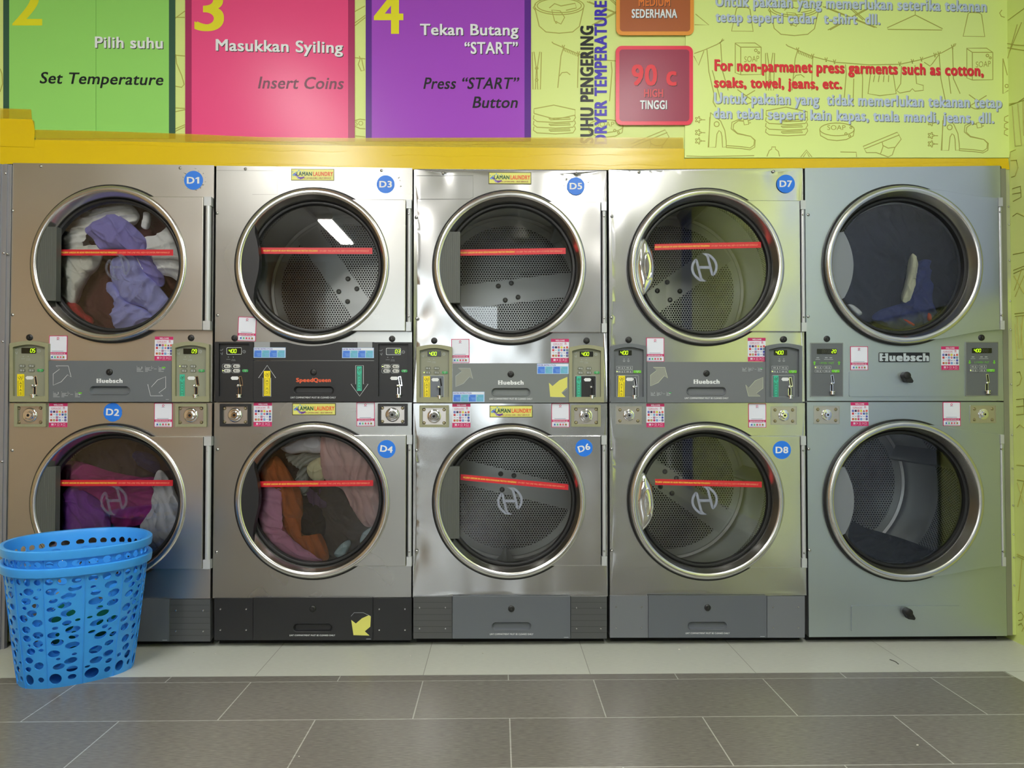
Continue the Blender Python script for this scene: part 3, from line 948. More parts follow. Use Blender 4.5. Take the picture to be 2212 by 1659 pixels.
LED = mat('display green', (196, 255, 30), 0.5, emit=1.0); LEDOFF = mat('display dark', (26, 28, 18), 0.25)
LEDG = mat('indicator lit', (214, 240, 130), 0.5, emit=0.8)
GRN = mat('start green', (60, 160, 90), 0.4); GRN2 = mat('start lime', (110, 196, 52), 0.4)
LBY = mat('label yellow', (242, 222, 26), 0.4); LBT = mat('label teal', (58, 188, 158), 0.4); LBK = mat('label ink', (60, 62, 40), 0.5)
LTX = mat('legend grey', (176, 182, 186), 0.45); WHX = mat('white legend', (228, 232, 236), 0.4)
OLIVE = mat('olive frame', (146, 147, 118), 0.45); OLF = mat('olive face', (138, 141, 124), 0.45)
GREYP = mat('grey plastic', (100, 106, 112), 0.45); GREYF = mat('grey face', (96, 101, 106), 0.42)
GREYD = mat('dark grey panel', (74, 76, 78), 0.45)
for g in (GREYP, GREYF, GREYD, OLIVE, BLKP):
    add_bump(g, 260, 0.12, 0.001)
HGREY = mat('handle grey', (84, 88, 84), 0.5); HLG = mat('lens handle grey', (128, 133, 140), 0.4, 0.3)
RUST = mat('lock plate', (198, 192, 186), 0.3, 0.9)

# ---- stickers that repeat: built once, then copied ------------------------------------------------
PXM = 1 / U(1, 0)[0] if False else (U(1200, 800)[0] - U(1100, 800)[0]) / 100      # metres per photograph pixel on the front


def local(mb_w, mb_h):
    """map: sticker coordinates 0..w, 0..h downwards (photograph pixels) -> metres about the centre"""
    return lambda x, y: ((x - mb_w / 2) * PXM, (mb_h / 2 - y) * PXM)


PROTO = {}


def proto(name, w, h, fn):
    m = MB(y=-0.0006, map=local(w, h)); fn(m)
    me_o = m.build(name, None)
    COL.objects.unlink(me_o)
    PROTO[name] = me_o


def pay(m):
    m.pplate([(0, 0), (39, 0), (39, 52), (0, 52)], [], m.y, -0.0001, MAG)
    m.poly(rr(1.4, 1.4, 37.6, 35.5, 1), PAPER, 1); m.poly(rr(1.4, 40.5, 37.6, 51, 1), PAPER, 1)
    m.stroke(circ(19.2, 5.6, 1.9, 14), 1.1, MAG, 2, True); m.stroke([(18, 8.2), (17.4, 9)], 1, MAG, 2)
    m.rect(16, 8.8, 22.5, 9.5, GREYI, 2); m.rect(6.5, 33, 31, 33.9, GREYI, 2)
    m.text('MALAYSIA NATIONAL QR', 3.5, 35, 39.4, 2.2, PAPER, 2, bold=0.02, res=1)
    m.rect(7, 41.8, 31, 42.5, GREYI, 2)
    for i, c in enumerate(((70, 104, 186), (90, 178, 128), (200, 78, 96), (206, 100, 130), (140, 110, 40))):
        m.poly(rr(5.2 + i * 6, 44, 9.2 + i * 6, 48, 1.2, 2), mat('app %d' % i, c, 0.4), 2)
    m.rect(3, 49, 34, 49.7, GREYI, 2)


def welcome(m):
    m.pplate([(0, 0), (39, 0), (39, 51.5), (0, 51.5)], [], m.y, -0.0001, PAPER)
    m.rect(0, 0, 39, 6.8, MAG, 1); m.rect(0, 41.4, 39, 51.5, MAG, 1)
    m.text('WELCOME', 10, 29.5, 5.4, 3.2, PAPER, 2, bold=0.03, res=1)
    m.text('SCAN & PAY', 4.4, 25.5, 12.4, 2.9, MAG, 2, bold=0.012, res=1); m.rect(4.4, 13.6, 25.5, 14.1, MAG, 2)
    m.stroke(circ(31.5, 9.6, 1.4, 12), 0.9, MAG, 2, True); m.rect(29, 12, 34.5, 12.6, MAG, 2)
    cols = [((58, 70, 176), (44, 36, 84), (176, 62, 90), (216, 206, 70), (150, 50, 66), (214, 96, 90)),
            ((196, 54, 66), None, (120, 170, 216), (190, 60, 100), (52, 88, 170), (70, 120, 130)),
            (None, None, (160, 80, 130), (74, 100, 170), None, (70, 80, 170)),
            ((190, 90, 60), (160, 130, 40), (190, 60, 110), (70, 130, 200), None, (50, 44, 110))]
    for r, row in enumerate(cols):
        for c, k in enumerate(row):
            x, y = 2.6 + c * 6, 16.2 + r * 6
            if k:
                mm = mat('tile %d %d' % (r, c), k, 0.4)
                if (r, c) == (0, 4):
                    m.poly([(x, y + 4.4), (x + 2, y), (x + 4.8, y + 4.4)], mm, 2)
                elif (r, c) == (1, 3):
                    m.poly(circ(x + 2.3, y + 2.3, 2.2, 14), mm, 2)
                elif (r, c) == (2, 3):
                    m.stroke([(x, y + 1), (x + 1.6, y + 3.2), (x + 4.4, y + 2)], 1.1, mm, 2)
                else:
                    m.poly(rr(x, y, x + 4.6, y + 4.6, 1, 2), mm, 2)
                if (r + c) % 2 == 0 and (r, c) not in ((0, 4), (2, 3)):
                    m.rect(x + 1.4, y + 1.9, x + 3.4, y + 2.7, PAPER, 3)
            else:
                m.rect(x + 0.6, y + 1.8, x + 4.0, y + 2.8, GREYI, 2)
    for i in range(2):
        m.stroke([(12.6 + i * 13, 43.6), (14.6 + i * 13, 45.6), (12.6 + i * 13, 47.6)], 0.9, PAPER, 2)
    m.rect(5.5, 43.6, 7.6, 45.4, PAPER, 2); m.rect(8, 43.6, 10, 45.4, PAPER, 2); m.rect(5.5, 45.8, 7.6, 47.6, PAPER, 2); m.rect(8, 45.8, 10, 47.6, PAPER, 2)
    m.stroke([(18.5, 43.6), (21.5, 43.6), (21.5, 47.6), (18.5, 47.6)], 0.6, PAPER, 2, True)
    m.stroke([(30.5, 43.6), (34, 43.6), (34.6, 47.6), (30, 47.6)], 0.6, PAPER, 2, True)
    for x in (3, 16, 28):
        m.rect(x, 49.2, x + 8.5, 49.9, mat('sticker pink ink', (226, 120, 160), 0.4), 2)


def instr(m):
    m.pplate([(0, 0), (68, 0), (68, 22), (0, 22)], [], m.y, -0.0001, mat('guide border', (178, 208, 246), 0.4))
    m.rect(1, 0.8, 67, 5.4, PAPER, 1)
    m.text('DRYER INSTRUCTION', 1.4, 40, 4.7, 3.0, mat('guide blue', (62, 66, 176), 0.4), 2, bold=0.03, res=1)
    for i in range(4):
        x = 1.4 + i * 16.4
        m.rect(x, 6.4, x + 15.2, 20.8, mat('guide cell', (70, 124, 222), 0.4) if i % 2 == 0 else mat('guide cell teal', (104, 178, 206), 0.4), 1)
        m.text('1234'[i], x + 0.6, None, 10.4, 3.2, mat('guide num', (206, 222, 190), 0.4), 2, res=1)
        for k in range(3):
            m.rect(x + 5 + k, 12.6 + k * 2.4, x + 14.4, 13.3 + k * 2.4, mat('guide ink', (136, 184, 240), 0.4), 2)


def nameplate(m):
    m.pplate([(0, 0), (93, 0), (93, 26), (0, 26)], [], m.y - 0.0006, -0.0001, NPE)
    m.y -= 0.0006
    m.rect(1.6, 1.6, 91.4, 24.4, NPY, 1)
    m.text('LAMAN', 12.5, 45, 15.6, 8.2, NPG, 4, bold=0.035)
    m.text('LAUNDRY', 48, 90, 15.8, 8.6, NPO, 4, bold=0.045)
    m.text('DOBI LAYAN DIRI - SELF SERVICE', 21, 86, 22.3, 3.2, NPM, 4, bold=0.008, res=1)
    # violet figure splashing blue drops
    m.poly(smooth_loop([(3, 13.5), (7, 10.2), (11, 10.5), (13, 14.5), (17, 18), (24, 18.2), (28.6, 17), (27, 21), (21, 23.2), (15, 22), (12, 18), (9.4, 15.4), (5, 16.2)], 40), NPV, 2)
    m.poly(smooth_loop([(3, 14), (6, 12), (8.8, 13), (6, 16)], 20), NPB, 3)
    m.stroke([(12.2, 15.6), (14.4, 20), (19, 22)], 0.7, PAPER, 3)
    for x, y, r in ((9.8, 9.5, 1.6), (17, 4.4, 1.3), (20.6, 6.6, 1.1), (4, 7.4, 1.0), (28, 6, 0.9), (14, 6.6, .8), (32, 7, .7)):
        m.poly(circ(x, y, r, 10, r * 1.4), NPB, 3)


proto('payment_sticker', 39, 52, pay)
proto('welcome_sticker', 39, 51.5, welcome)
proto('instruction_sticker', 68, 22, instr)
proto('name_plate', 93, 26, nameplate)


def stick(name, parent, x0, y0, x1, y1, yp, rot=0.0, label=None):
    cx, cy = (x0 + x1) / 2, (y0 + y1) / 2
    X, Z = U(cx, cy, yp)
    return put(PROTO[name], parent, X, yp, Z, rot, label)


# a domed screw, copied everywhere
m = MB(pix=False)
m.lathe(0, 0, [(0.0001, -0.0035), (0.0035, -0.003), (0.006, -0.0012), (0.0066, 0.0)], SCR, 14)
m.box(-0.0008, 0.0008, -0.0037, -0.003, -0.0028, 0.0028, BOLT)
SCREW = m.build('screw'); COL.objects.unlink(SCREW)
# black barrel lock
m = MB(pix=False)
m.lathe(0, 0, [(0.0001, -0.007), (0.004, -0.007), (0.0045, -0.0055), (0.009, -0.0055), (0.0125, -0.003), (0.013, 0.0)], BLACK, 24)
m.box(-0.0009, 0.0009, -0.0074, -0.0068, -0.003, 0.003, BOLT)
LOCK = m.build('barrel_lock'); COL.objects.unlink(LOCK)
m = MB(pix=False)
m.lathe(0, 0, [(0.0001, -0.004), (0.004, -0.0036), (0.0065, -0.001), (0.0068, 0.0)], mat('rivet brass', (170, 160, 130), 0.35, 0.9), 14)
RIVET = m.build('rivet'); COL.objects.unlink(RIVET)


def seg_digits(mb, text, x1, y0, h, m, L, slant=0.12):
    """seven-segment figures ending at x1, top y0"""
    wd = h * 0.52; gap = h * 0.26; t = h * 0.15
    SEG = {'0': 'abcdef', '2': 'abged', '3': 'abgcd', '4': 'fgbc', '5': 'afgcd', '8': 'abcdefg', '9': 'abfgcd'}
    x = x1 - len(text) * wd - (len(text) - 1) * gap
    for ch in text:
        P = {'a': [(0, 0), (1, 0)], 'g': [(0, .5), (1, .5)], 'd': [(0, 1), (1, 1)], 'f': [(0, 0), (0, .5)], 'e': [(0, .5), (0, 1)], 'b': [(1, 0), (1, .5)], 'c': [(1, .5), (1, 1)]}
        for sgm in SEG[ch]:
            p = []
            for i, (u, v) in enumerate(P[sgm]):
                e = 0.06 if i == 0 else -0.06
                if sgm in 'agd':
                    u += e
                else:
                    v += e * .5
                p.append((x + u * wd + slant * h * (1 - v), y0 + v * h))
            mb.stroke(p, t, m, L)
        x += wd + gap


def side_label(parent, x0, y0, x1, y1, kind, yp, slant=0.0):
    wd, ht = x1 - x0, y1 - y0
    m = MB(y=yp); c = LBY if kind == 'ATAS' else LBT
    P = lambda x, y: (x0 + x * wd + slant * (1 - y), y0 + y * ht)
    m.pplate([P(0, 0), P(1, 0), P(1, 1), P(0, 1)], [], yp, yp + 0.0005, c)
    m.stroke([P(.16, .30), P(.84, .30), P(.84, .95), P(.16, .95)], 0.9, LBK, 1, True)
    for q in ([(.15, .12), (.25, .2), (.45, .17), (.55, .1)], [(.55, .1), (.6, .2), (.8, .18), (.8, .06)], [(.35, .08), (.38, .12)], [(.3, .23), (.45, .22)], [(.7, .22), (.55, .25)]):
        m.stroke([P(*p) for p in q], 0.9, LBK, 1)
    n = len(kind)
    for i, ch in enumerate(kind):
        yb = .33 + (.60 / n) * (i + 0.86)
        a, b = P(.32, yb); c2, _ = P(.68, yb)
        m.text(ch, a, c2, b, .60 / n * ht * 0.72, LBK, 1, res=1)
    return m.build('unit_label', parent, 'yellow label reading ATAS' if kind == 'ATAS' else 'teal label reading BAWAH')


def lever(parent, P, yp, slots=True, dark=False):
    """coin slot: slanted slot, pivot ball, lower slot and cup"""
    m = MB(y=yp)
    def S(a, b, wd, mt, L):
        m.stroke([P(*a), P(*b)], wd, mt, L)
    u = abs(P(1, 0)[0] - P(0, 0)[0])
    S((.665, .575), (.705, .735), u * .075, CHROME, 1); S((.670, .585), (.700, .715), u * .040, DKGAP, 2)
    S((.655, .75), (.655, .885), u * .085, CHROME, 1); S((.655, .755), (.655, .875), u * .05, DKGAP, 2)
    X, Z = U(*P(.625, .735), yp); r = u * .042 * PXM
    S((.64, .735), (.715, .705), u * .06, CHROME, 1)
    m.lathe(X, Z, [(0.0001, yp - 0.013), (r * .7, yp - 0.011), (r * 1.05, yp - 0.005), (r * 1.2, yp)], CHROME, 18)
    X, Z = U(*P(.655, .89), yp); r = u * .085 * PXM
    m.lathez(X, yp - 0.006, [(0.0001, Z + .003), (r, Z + .003), (r, Z - .001), (r * .62, Z - .001), (r * .62, Z - .006), (r * .85, Z - .006), (r * .85, Z - 0.010), (0.0001, Z - .010)], CHROME, 20)
    return m.build('coin_slot', parent)


def control(parent, x0, y0, x1, y1, style, digits, align, label=None, side='L', lit=0, plate=None):
    """control unit drawn inside the rectangle x0..x1, y0..y1 of the photograph"""
    W, Hh = x1 - x0, y1 - y0
    P = lambda u, v: (x0 + u * W, y0 + v * Hh)
    frame_m = {'olive': OLIVE, 'black': BLKP, 'grey': GREYP, 'flat': mat('thin steel frame', (150, 154, 156), 0.35, 0.7)}[style]
    face_m = {'olive': OLF, 'black': BLKP, 'grey': GREYF, 'flat': GREYF}[style]
    yf = {'olive': -0.016, 'black': -0.014, 'grey': -0.016, 'flat': -0.004}[style]
    YF = -0.003
    if style in ('olive', 'grey'):
        out = [P(0, 1), P(0, .045)] + [P(t, .045 - .045 * math.sin(pi * t)) for t in [i / 12 for i in range(1, 12)]] + [P(1, .045), P(1, 1)]
        a, b, c, d = .09, .915, .905, .105
        hole = [P(a, c), P(a, d)] + [P(a + (b - a) * t, d - .045 * math.sin(pi * t)) for t in [i / 10 for i in range(1, 10)]] + [P(b, d), P(b, c)]
    elif style == 'black':
        out = [P(0, 0), P(1, 0), P(1, 1), P(0, 1)]; hole = [P(.11, .03), P(.90, .03), P(.90, .91), P(.11, .91)]
    else:
        out = rr(*P(0, 0), *P(1, 1), 1.2, 3); hole = rr(*P(.018, .015), *P(.982, .985), 1, 3)
    m = MB(y=yf); m.pplate(out, [hole], yf, 0.0, frame_m)
    cp = m.build('control_panel', parent, bevel=0.0012 if style != 'flat' else 0)
    m = MB(y=YF)
    m.pplate([(hole[0][0] - 0.0, hole[0][1])] + hole[1:], [], YF, -0.0005, face_m)
    if style == 'olive':
        for k in range(7):
            m.stroke([P(.13, .10 + k * .022), P(.88, .10 + k * .022)], 0.5, mat('olive rib', (126, 129, 112), 0.5), 1)
    if style in ('olive', 'black'):
        m.stroke([P(.14, .14), P(.2, .14), P(.22, .12)], 0.7, LTX, 2); m.stroke([P(.16, .19), P(.2, .22), P(.21, .18)], 0.8, LTX, 2)
        m.stroke(circ(*P(.77, .165), W * .035, 16), 0.7, LTX, 2, True); m.stroke([P(.76, .165), P(.79, .165)], 0.6, LTX, 2)
        for u, tt in ((.36, 'DRYING'), (.49, 'COOL\nDOWN')):
            m.stroke(circ(*P(u, .255), 0.7, 8), 0.5, LTX, 2, True)
            for k, q in enumerate(tt.split('\n')):
                a, b = P(u - .05, .30 + k * .02); m.text(q, a, a + W * .10, b, 1.4, LTX, 2, res=1)
    elif style == 'grey':
        for u in (.37, .49):
            m.stroke(circ(*P(u, .265), 1.1, 8), 0.5, LTX, 2, True); m.rect(*P(u - .035, .29), *P(u + .035, .297), LTX, 2)
            m.rect(*P(u - .025, .303), *P(u + .025, .309), LTX, 2)
        m.stroke(rr(*P(.17, .54), *P(.77, .905), 2, 4), 0.8, LTX, 2, True)
    else:
        up = side == 'L'
        for u in (.22, .48, .62):
            m.rect(*P(u - .04, .27), *P(u + .04, .285), LTX, 2); m.rect(*P(u - .07, .305), *P(u + .07, .313), LTX, 2)
        a, b = P(.27, .395); m.text('UPPER UNIT' if up else 'LOWER UNIT', a, a + W * .45, b, 4.3, GRN2, 2, res=1)
        for u in (.12, .87):
            q = [(u, .34), (u + .05, .37), (u + .022, .37), (u + .022, .41), (u - .022, .41), (u - .022, .37), (u - .05, .37)]
            if not up:
                q = [(x, .75 - y) for x, y in q]
            m.poly([P(*t) for t in q], GRN2, 2)
    if style == 'flat':
        rows, cols, bw, bh = (.455, .525), (.245, .515), .225, .052
        st_r = (.655, .50, .885, .55)
    elif style == 'grey':
        rows, cols, bw, bh = (.41, .475), (.265, .50), .215, .05
        st_r = (.635, .455, .845, .50)
    else:
        rows, cols, bw, bh = (.408, .482), (.325, .565), .17, .056
        st_r = (.715, .46, .875, .505)
    if plate:
        m.poly(rr(*P(.17, .54), *P(.77, .915), 2, 4), plate, 2); m.stroke(rr(*P(.17, .54), *P(.77, .915), 2, 4), 0.8, LTX, 3, True)
    hx = [P(.42, .605), P(.455, .578), P(.60, .578), P(.635, .605), P(.60, .635), P(.455, .635)]
    if style != 'flat':
        m.poly(hx, WHX, 4)
    fp = m.build('face_plate', cp)
    # display
    yd = YF - 0.002
    dx0, dx1, dy0, dy1 = {'olive': (.31, .69, .115, .205), 'black': (.32, .70, .10, .21), 'grey': (.22, .585, .115, .20), 'flat': (.20, .80, .115, .205)}[style]
    m = MB(y=yd); m.pplate(rr(*P(dx0, dy0), *P(dx1, dy1), 0.8, 2), [], yd, YF, LEDOFF)
    if style == 'black':
        m.stroke(rr(*P(dx0, dy0), *P(dx1, dy1), 1.5, 3), 0.8, WHX, 1, True)
    hD = Hh * .058
    if align == 'r':
        xe = P(dx1 - .02, 0)[0] - hD * .1
    else:
        xe = P(dx0 + .05, 0)[0] + hD * (len(digits) * .52 + (len(digits) - 1) * .26)
    ym = P(0, (dy0 + dy1) / 2)[1] - hD / 2
    if style == 'flat':
        seg_digits(m, '8888' if align == 'r' else '888', xe - (2 * hD * .78 if align == 'r' else -3 * hD * .78), ym, hD, mat('unlit segment', (62, 64, 56), .5), 1)
    seg_digits(m, digits, xe, ym, hD, LED, 2)
    m.build('display', cp, 'lit green display reading ' + digits)
    # keys
    yk = YF - 0.0025
    key_m = {'olive': mat('key olive', (112, 116, 104), 0.45), 'black': mat('key white', (206, 208, 206), 0.45), 'grey': GREYF, 'flat': GREYF}[style]
    k = 0
    for v in rows:
        for u in cols:
            m = MB(y=yk)
            a, b = P(u - bw / 2, v - bh / 2), P(u + bw / 2, v + bh / 2)
            m.pplate(rr(*a, *b, (b[1] - a[1]) * (.48 if style in ('olive', 'black') else .08), 4), [], yk, YF, key_m)
            if style in ('grey', 'flat', 'black'):
                e = 1.1 if style == 'black' else 0
                m.stroke(rr(a[0] - e * 3, a[1] - e, b[0] + e, b[1] + e, (b[1] - a[1]) * (.48 if style == 'black' else .08), 4), 0.6, LTX, 1, True)
            ink = DKGAP if style == 'black' else LTX
            m.rect(*P(u - bw * .3, v - bh * .18), *P(u + bw * .02, v - bh * .02), ink, 1); m.rect(*P(u - bw * .3, v + bh * .1), *P(u + bw * .05, v + bh * .25), ink, 1)
            m.poly([P(u + bw * .2, v + bh * .3), P(u + bw * .24, v - bh * .35), P(u + bw * .3, v + bh * .3)], WHX if style != 'black' else DKGAP, 1)
            if k == lit:
                m.poly(circ(*P(u - bw * (.62 if style in ('olive', 'black') else .42), v), 1.3, 10), LEDG, 2)
            m.build('key', cp); k += 1
    m = MB(y=yk); a, b = P(*st_r[:2]), P(*st_r[2:])
    gm = GRN if style in ('olive', 'black') else GRN2
    m.pplate(rr(*a, *b, (b[1] - a[1]) * (.48 if style in ('olive', 'black') else .08), 4), [], yk, YF, gm)
    m.text('START', a[0] + (b[0] - a[0]) * .3, a[0] + (b[0] - a[0]) * .75, b[1] - (b[1] - a[1]) * .55, (b[1] - a[1]) * .3, WHX, 1, res=1)
    m.poly([(a[0] + (b[0] - a[0]) * .42, b[1] - 1.5), (a[0] + (b[0] - a[0]) * .6, b[1] - 1.5), (a[0] + (b[0] - a[0]) * .51, b[1] - .4)], WHX, 1)
    m.build('start_key', cp, 'green start key')
    Q = P if style != 'flat' else (lambda u, v: P(u - .01, v + .02))
    lever(cp, Q, YF)
    if label == 'ATAS':
        side_label(cp, *P(.20, .545), *P(.385, .915), 'ATAS', YF - 0.0022, 1.2 if style == 'grey' else 0)
    elif label == 'BAWAH':
        side_label(cp, *P(.21, .545), *P(.345, .915), 'BAWAH', YF - 0.0022)
    return cp


def coin_box(parent, x0, y0, x1, y1, style):
    W, Hh = x1 - x0, y1 - y0
    P = lambda u, v: (x0 + u * W, y0 + v * Hh)
    fm = {'olive': OLIVE, 'black': BLKP, 'steel': mat('pressed edge steel', (190, 190, 186), 0.3, 1.0)}[style]
    yf = -0.010 if style != 'steel' else -0.003
    e = .1 if style != 'steel' else .03
    m = MB(y=yf); m.pplate(rr(x0, y0, x1, y1, 1.2, 3), [[P(e, e * 1.2), P(1 - e, e * 1.2), P(1 - e, 1 - e * 1.2), P(e, 1 - e * 1.2)]], yf, 0, fm)
    cb = m.build('coin_box', parent)
    yp = -0.0015
    m = MB(y=yp)
    m.pplate([P(e, e * 1.2), P(1 - e, e * 1.2), P(1 - e, 1 - e * 1.2), P(e, 1 - e * 1.2)], [], yp, -0.0002, RUST)
    m.build('lock_plate', cb)
    X, Z = U(*P(.5, .5), yp); r = Hh * .30 * PXM
    m = MB(pix=False)
    m.lathe(X, Z, [(0.0001, yp - 0.012), (r * .42, yp - 0.012), (r * .46, yp - 0.0105), (r * .62, yp - .0095), (r * .66, yp - .004), (r * .86, yp - .004), (r, yp - .0025), (r * 1.05, yp)], CHROME, 32)
    m.box(X - .001, X + .001, yp - .0125, yp - .0118, Z - .004, Z + .004, DKGAP)
    m.lathe(X, Z, [(0.0001, yp - 0.0124), (r * .17, yp - .0124), (r * .2, yp - .012)], DKGAP, 14)
    m.build('cam_lock', cb)
    for u in (.5 - .34, .5 + .34):
        for v in (.2, .8):
            X, Z = U(*P(u, v), yp)
            put(RIVET, cb, X, yp, Z)
    return cb


def stadium(x0, y0, x1, y1, n=8):
    r = (y1 - y0) / 2
    return rr(x0, y0, x1, y1, r - 0.01, n)


def pull(mb, x0, y0, x1, y1, yf, m, depth=0.0105):
    """moulded grip: rounded trough behind a stadium hole, with a raised lip"""
    o = [mb.map(*p) for p in stadium(x0, y0, x1, y1)]
    n = len(o); cx = sum(p[0] for p in o) / n; cz = sum(p[1] for p in o) / n
    vs = []; fs = []
    hz = max(p[1] for p in o) - cz
    for k, (ins, y) in enumerate(((-.0025, yf), (-.0012, yf - .0022), (0, yf - .0015), (.002, yf + depth * .5), (.006, yf + depth), (hz * .8, yf + depth))):
        for x, z in o:
            # inset towards the medial segment
            sx = max(min(x, max(p[0] for p in o) - hz), min(p[0] for p in o) + hz)
            dx, dz = x - sx, z - cz
            l = math.hypot(dx, dz) or 1
            vs.append((x - dx / l * ins, y, z - dz / l * ins))
    for k in range(5):
        for i in range(n):
            j = (i + 1) % n
            fs.append((k * n + i, k * n + j, (k + 1) * n + j, (k + 1) * n + i))
    fs.append(tuple(5 * n + i for i in range(n)))
    mb.add(vs, fs, m, True)


def arrow_outline(kind):
    if kind == 'up_right':
        return [(0, 1), (0, .42), (.36, .17), (.16, 0), (.84, 0), (1, .58), (.8, .46), (.45, .82)]
    if kind == 'down_left':
        return [(1, 0), (1, .58), (.62, .84), (.84, 1), (.16, 1), (0, .40), (.2, .54), (.55, .18)]


def small_steps(m, x, y, sc, green, L=1):
    """three little columns of use instructions with sketches"""
    for i, dx in enumerate((0, 18, 47)):
        m.rect(x + dx * sc, y, x + (dx + 1) * sc, y + 1.2 * sc, LTX, L)
        for k in range(4):
            m.rect(x + dx * sc, y + (3 + k * 2.6) * sc, x + (dx + (6, 11, 9, 14)[(k + i) % 4]) * sc, y + (4 + k * 2.6) * sc, LTX, L)
    m.poly(circ(x + 11 * sc, y + 3 * sc, 1 * sc, 8, 2.5 * sc), LTX, L)
    m.stroke([(x + 32 * sc, y), (x + 32 * sc, y + 6 * sc), (x + 36 * sc, y + 3 * sc)], .8 * sc, LTX, L)
    m.stroke([(x + 37 * sc, y + 6 * sc), (x + 43 * sc, y + 6 * sc)], .8 * sc, LTX, L)
    m.poly(rr(x + 54 * sc, y + 1.5 * sc, x + 62 * sc, y + 4.5 * sc, 1 * sc, 3), green, L)
    m.poly(circ(x + 57 * sc, y + 6 * sc, 1.6 * sc, 8), WHX, L)


def lint_drawer(parent, x0, y0, x1, y1, face, lock, grip, yf=-0.012):
    m = MB(y=yf)
    holes = [stadium(*grip)] if grip else []
    m.pplate([(x0, y0), (x1, y0), (x1, y1), (x0, y1)], holes, yf, -0.0005, face)
    return m


def drum(parent, cx, cz, ang, n_rib=3):
    y0, y1, R = 0.062, 0.66, 0.375
    m = MB(pix=False)
    m.lathe(cx, cz, [(0.262, 0.046), (0.272, y0), (R, y0 + 0.01)], GALV, 72)
    m.lathe(cx, cz, [(R, y1), (R - 0.012, y1 + .006), (R - 0.02, y1 + .004)], GALV, 72)
    dr = m.build('drum', parent, origin=(cx, y1, cz))
    m = MB(pix=False); m.lathe(cx, cz, [(R, y0 + 0.01), (R, y0 + 0.2), (R, y0 + .4), (R, y1)], PERFS, 72); m.build('drum_wall', dr, origin=(cx, y1, cz))
    m = MB(pix=False)
    m.plate(circ(cx, cz, R - 0.018, 64), [], y1, None, PERF)
    m.build('drum_back', dr, origin=(cx, y1, cz))
    ca, sa = math.cos(ang), math.sin(ang)
    T = lambda u, v: (cx + u * ca - v * sa, cz + u * sa + v * ca)
    m = MB(pix=False)
    hw, hl = 0.058, 0.345
    m.plate([T(-hl, -hw), T(hl, -hw), T(hl, hw), T(-hl, hw)], [], y1 - 0.004, y1 - 0.0005, GALV); m.build('spoke', dr)
    for u, v in ((-.045, .033), (.02, .04), (-.02, -.04), (.045, -.033)):
        X, Z = T(u, v); m = MB(pix=False)
        m.lathe(X, Z, [(0.0001, y1 - .012), (.007, y1 - .011), (.009, y1 - .007), (.0125, y1 - .0055), (.0125, y1 - .004)], BOLT, 16); m.build('bolt', dr)
    for k in range(n_rib):
        a = ang + 2 * pi * (k + .35) / n_rib
        er = Vector((math.cos(a), 0, math.sin(a))); et = Vector((-math.sin(a), 0, math.cos(a)))
        vs = []
        prof = [(-.045, 0), (-.022, .03), (-.012, .055), (0, .062), (.012, .055), (.022, .03), (.045, 0)]
        for yy, sc in ((y0 + .03, .6), (y0 + .06, 1), (y1 - .05, 1), (y1 - .012, .9)):
            for t, h in prof:
                p = Vector((cx, yy, cz)) + er * (R - .002 - h * sc) + et * t
                vs.append(p)
        fs = []
        for i in range(3):
            for j in range(6):
                fs.append((i * 7 + j, i * 7 + j + 1, (i + 1) * 7 + j + 1, (i + 1) * 7 + j))
        fs += [tuple(range(7)), tuple(21 + j for j in range(7))]
        m = MB(pix=False); m.add(vs, fs, GALV, True); m.build('lifter_rib', dr)
    return dr


YR = -0.030      # front of the door ring
GY = 0.030       # plane of the door glass


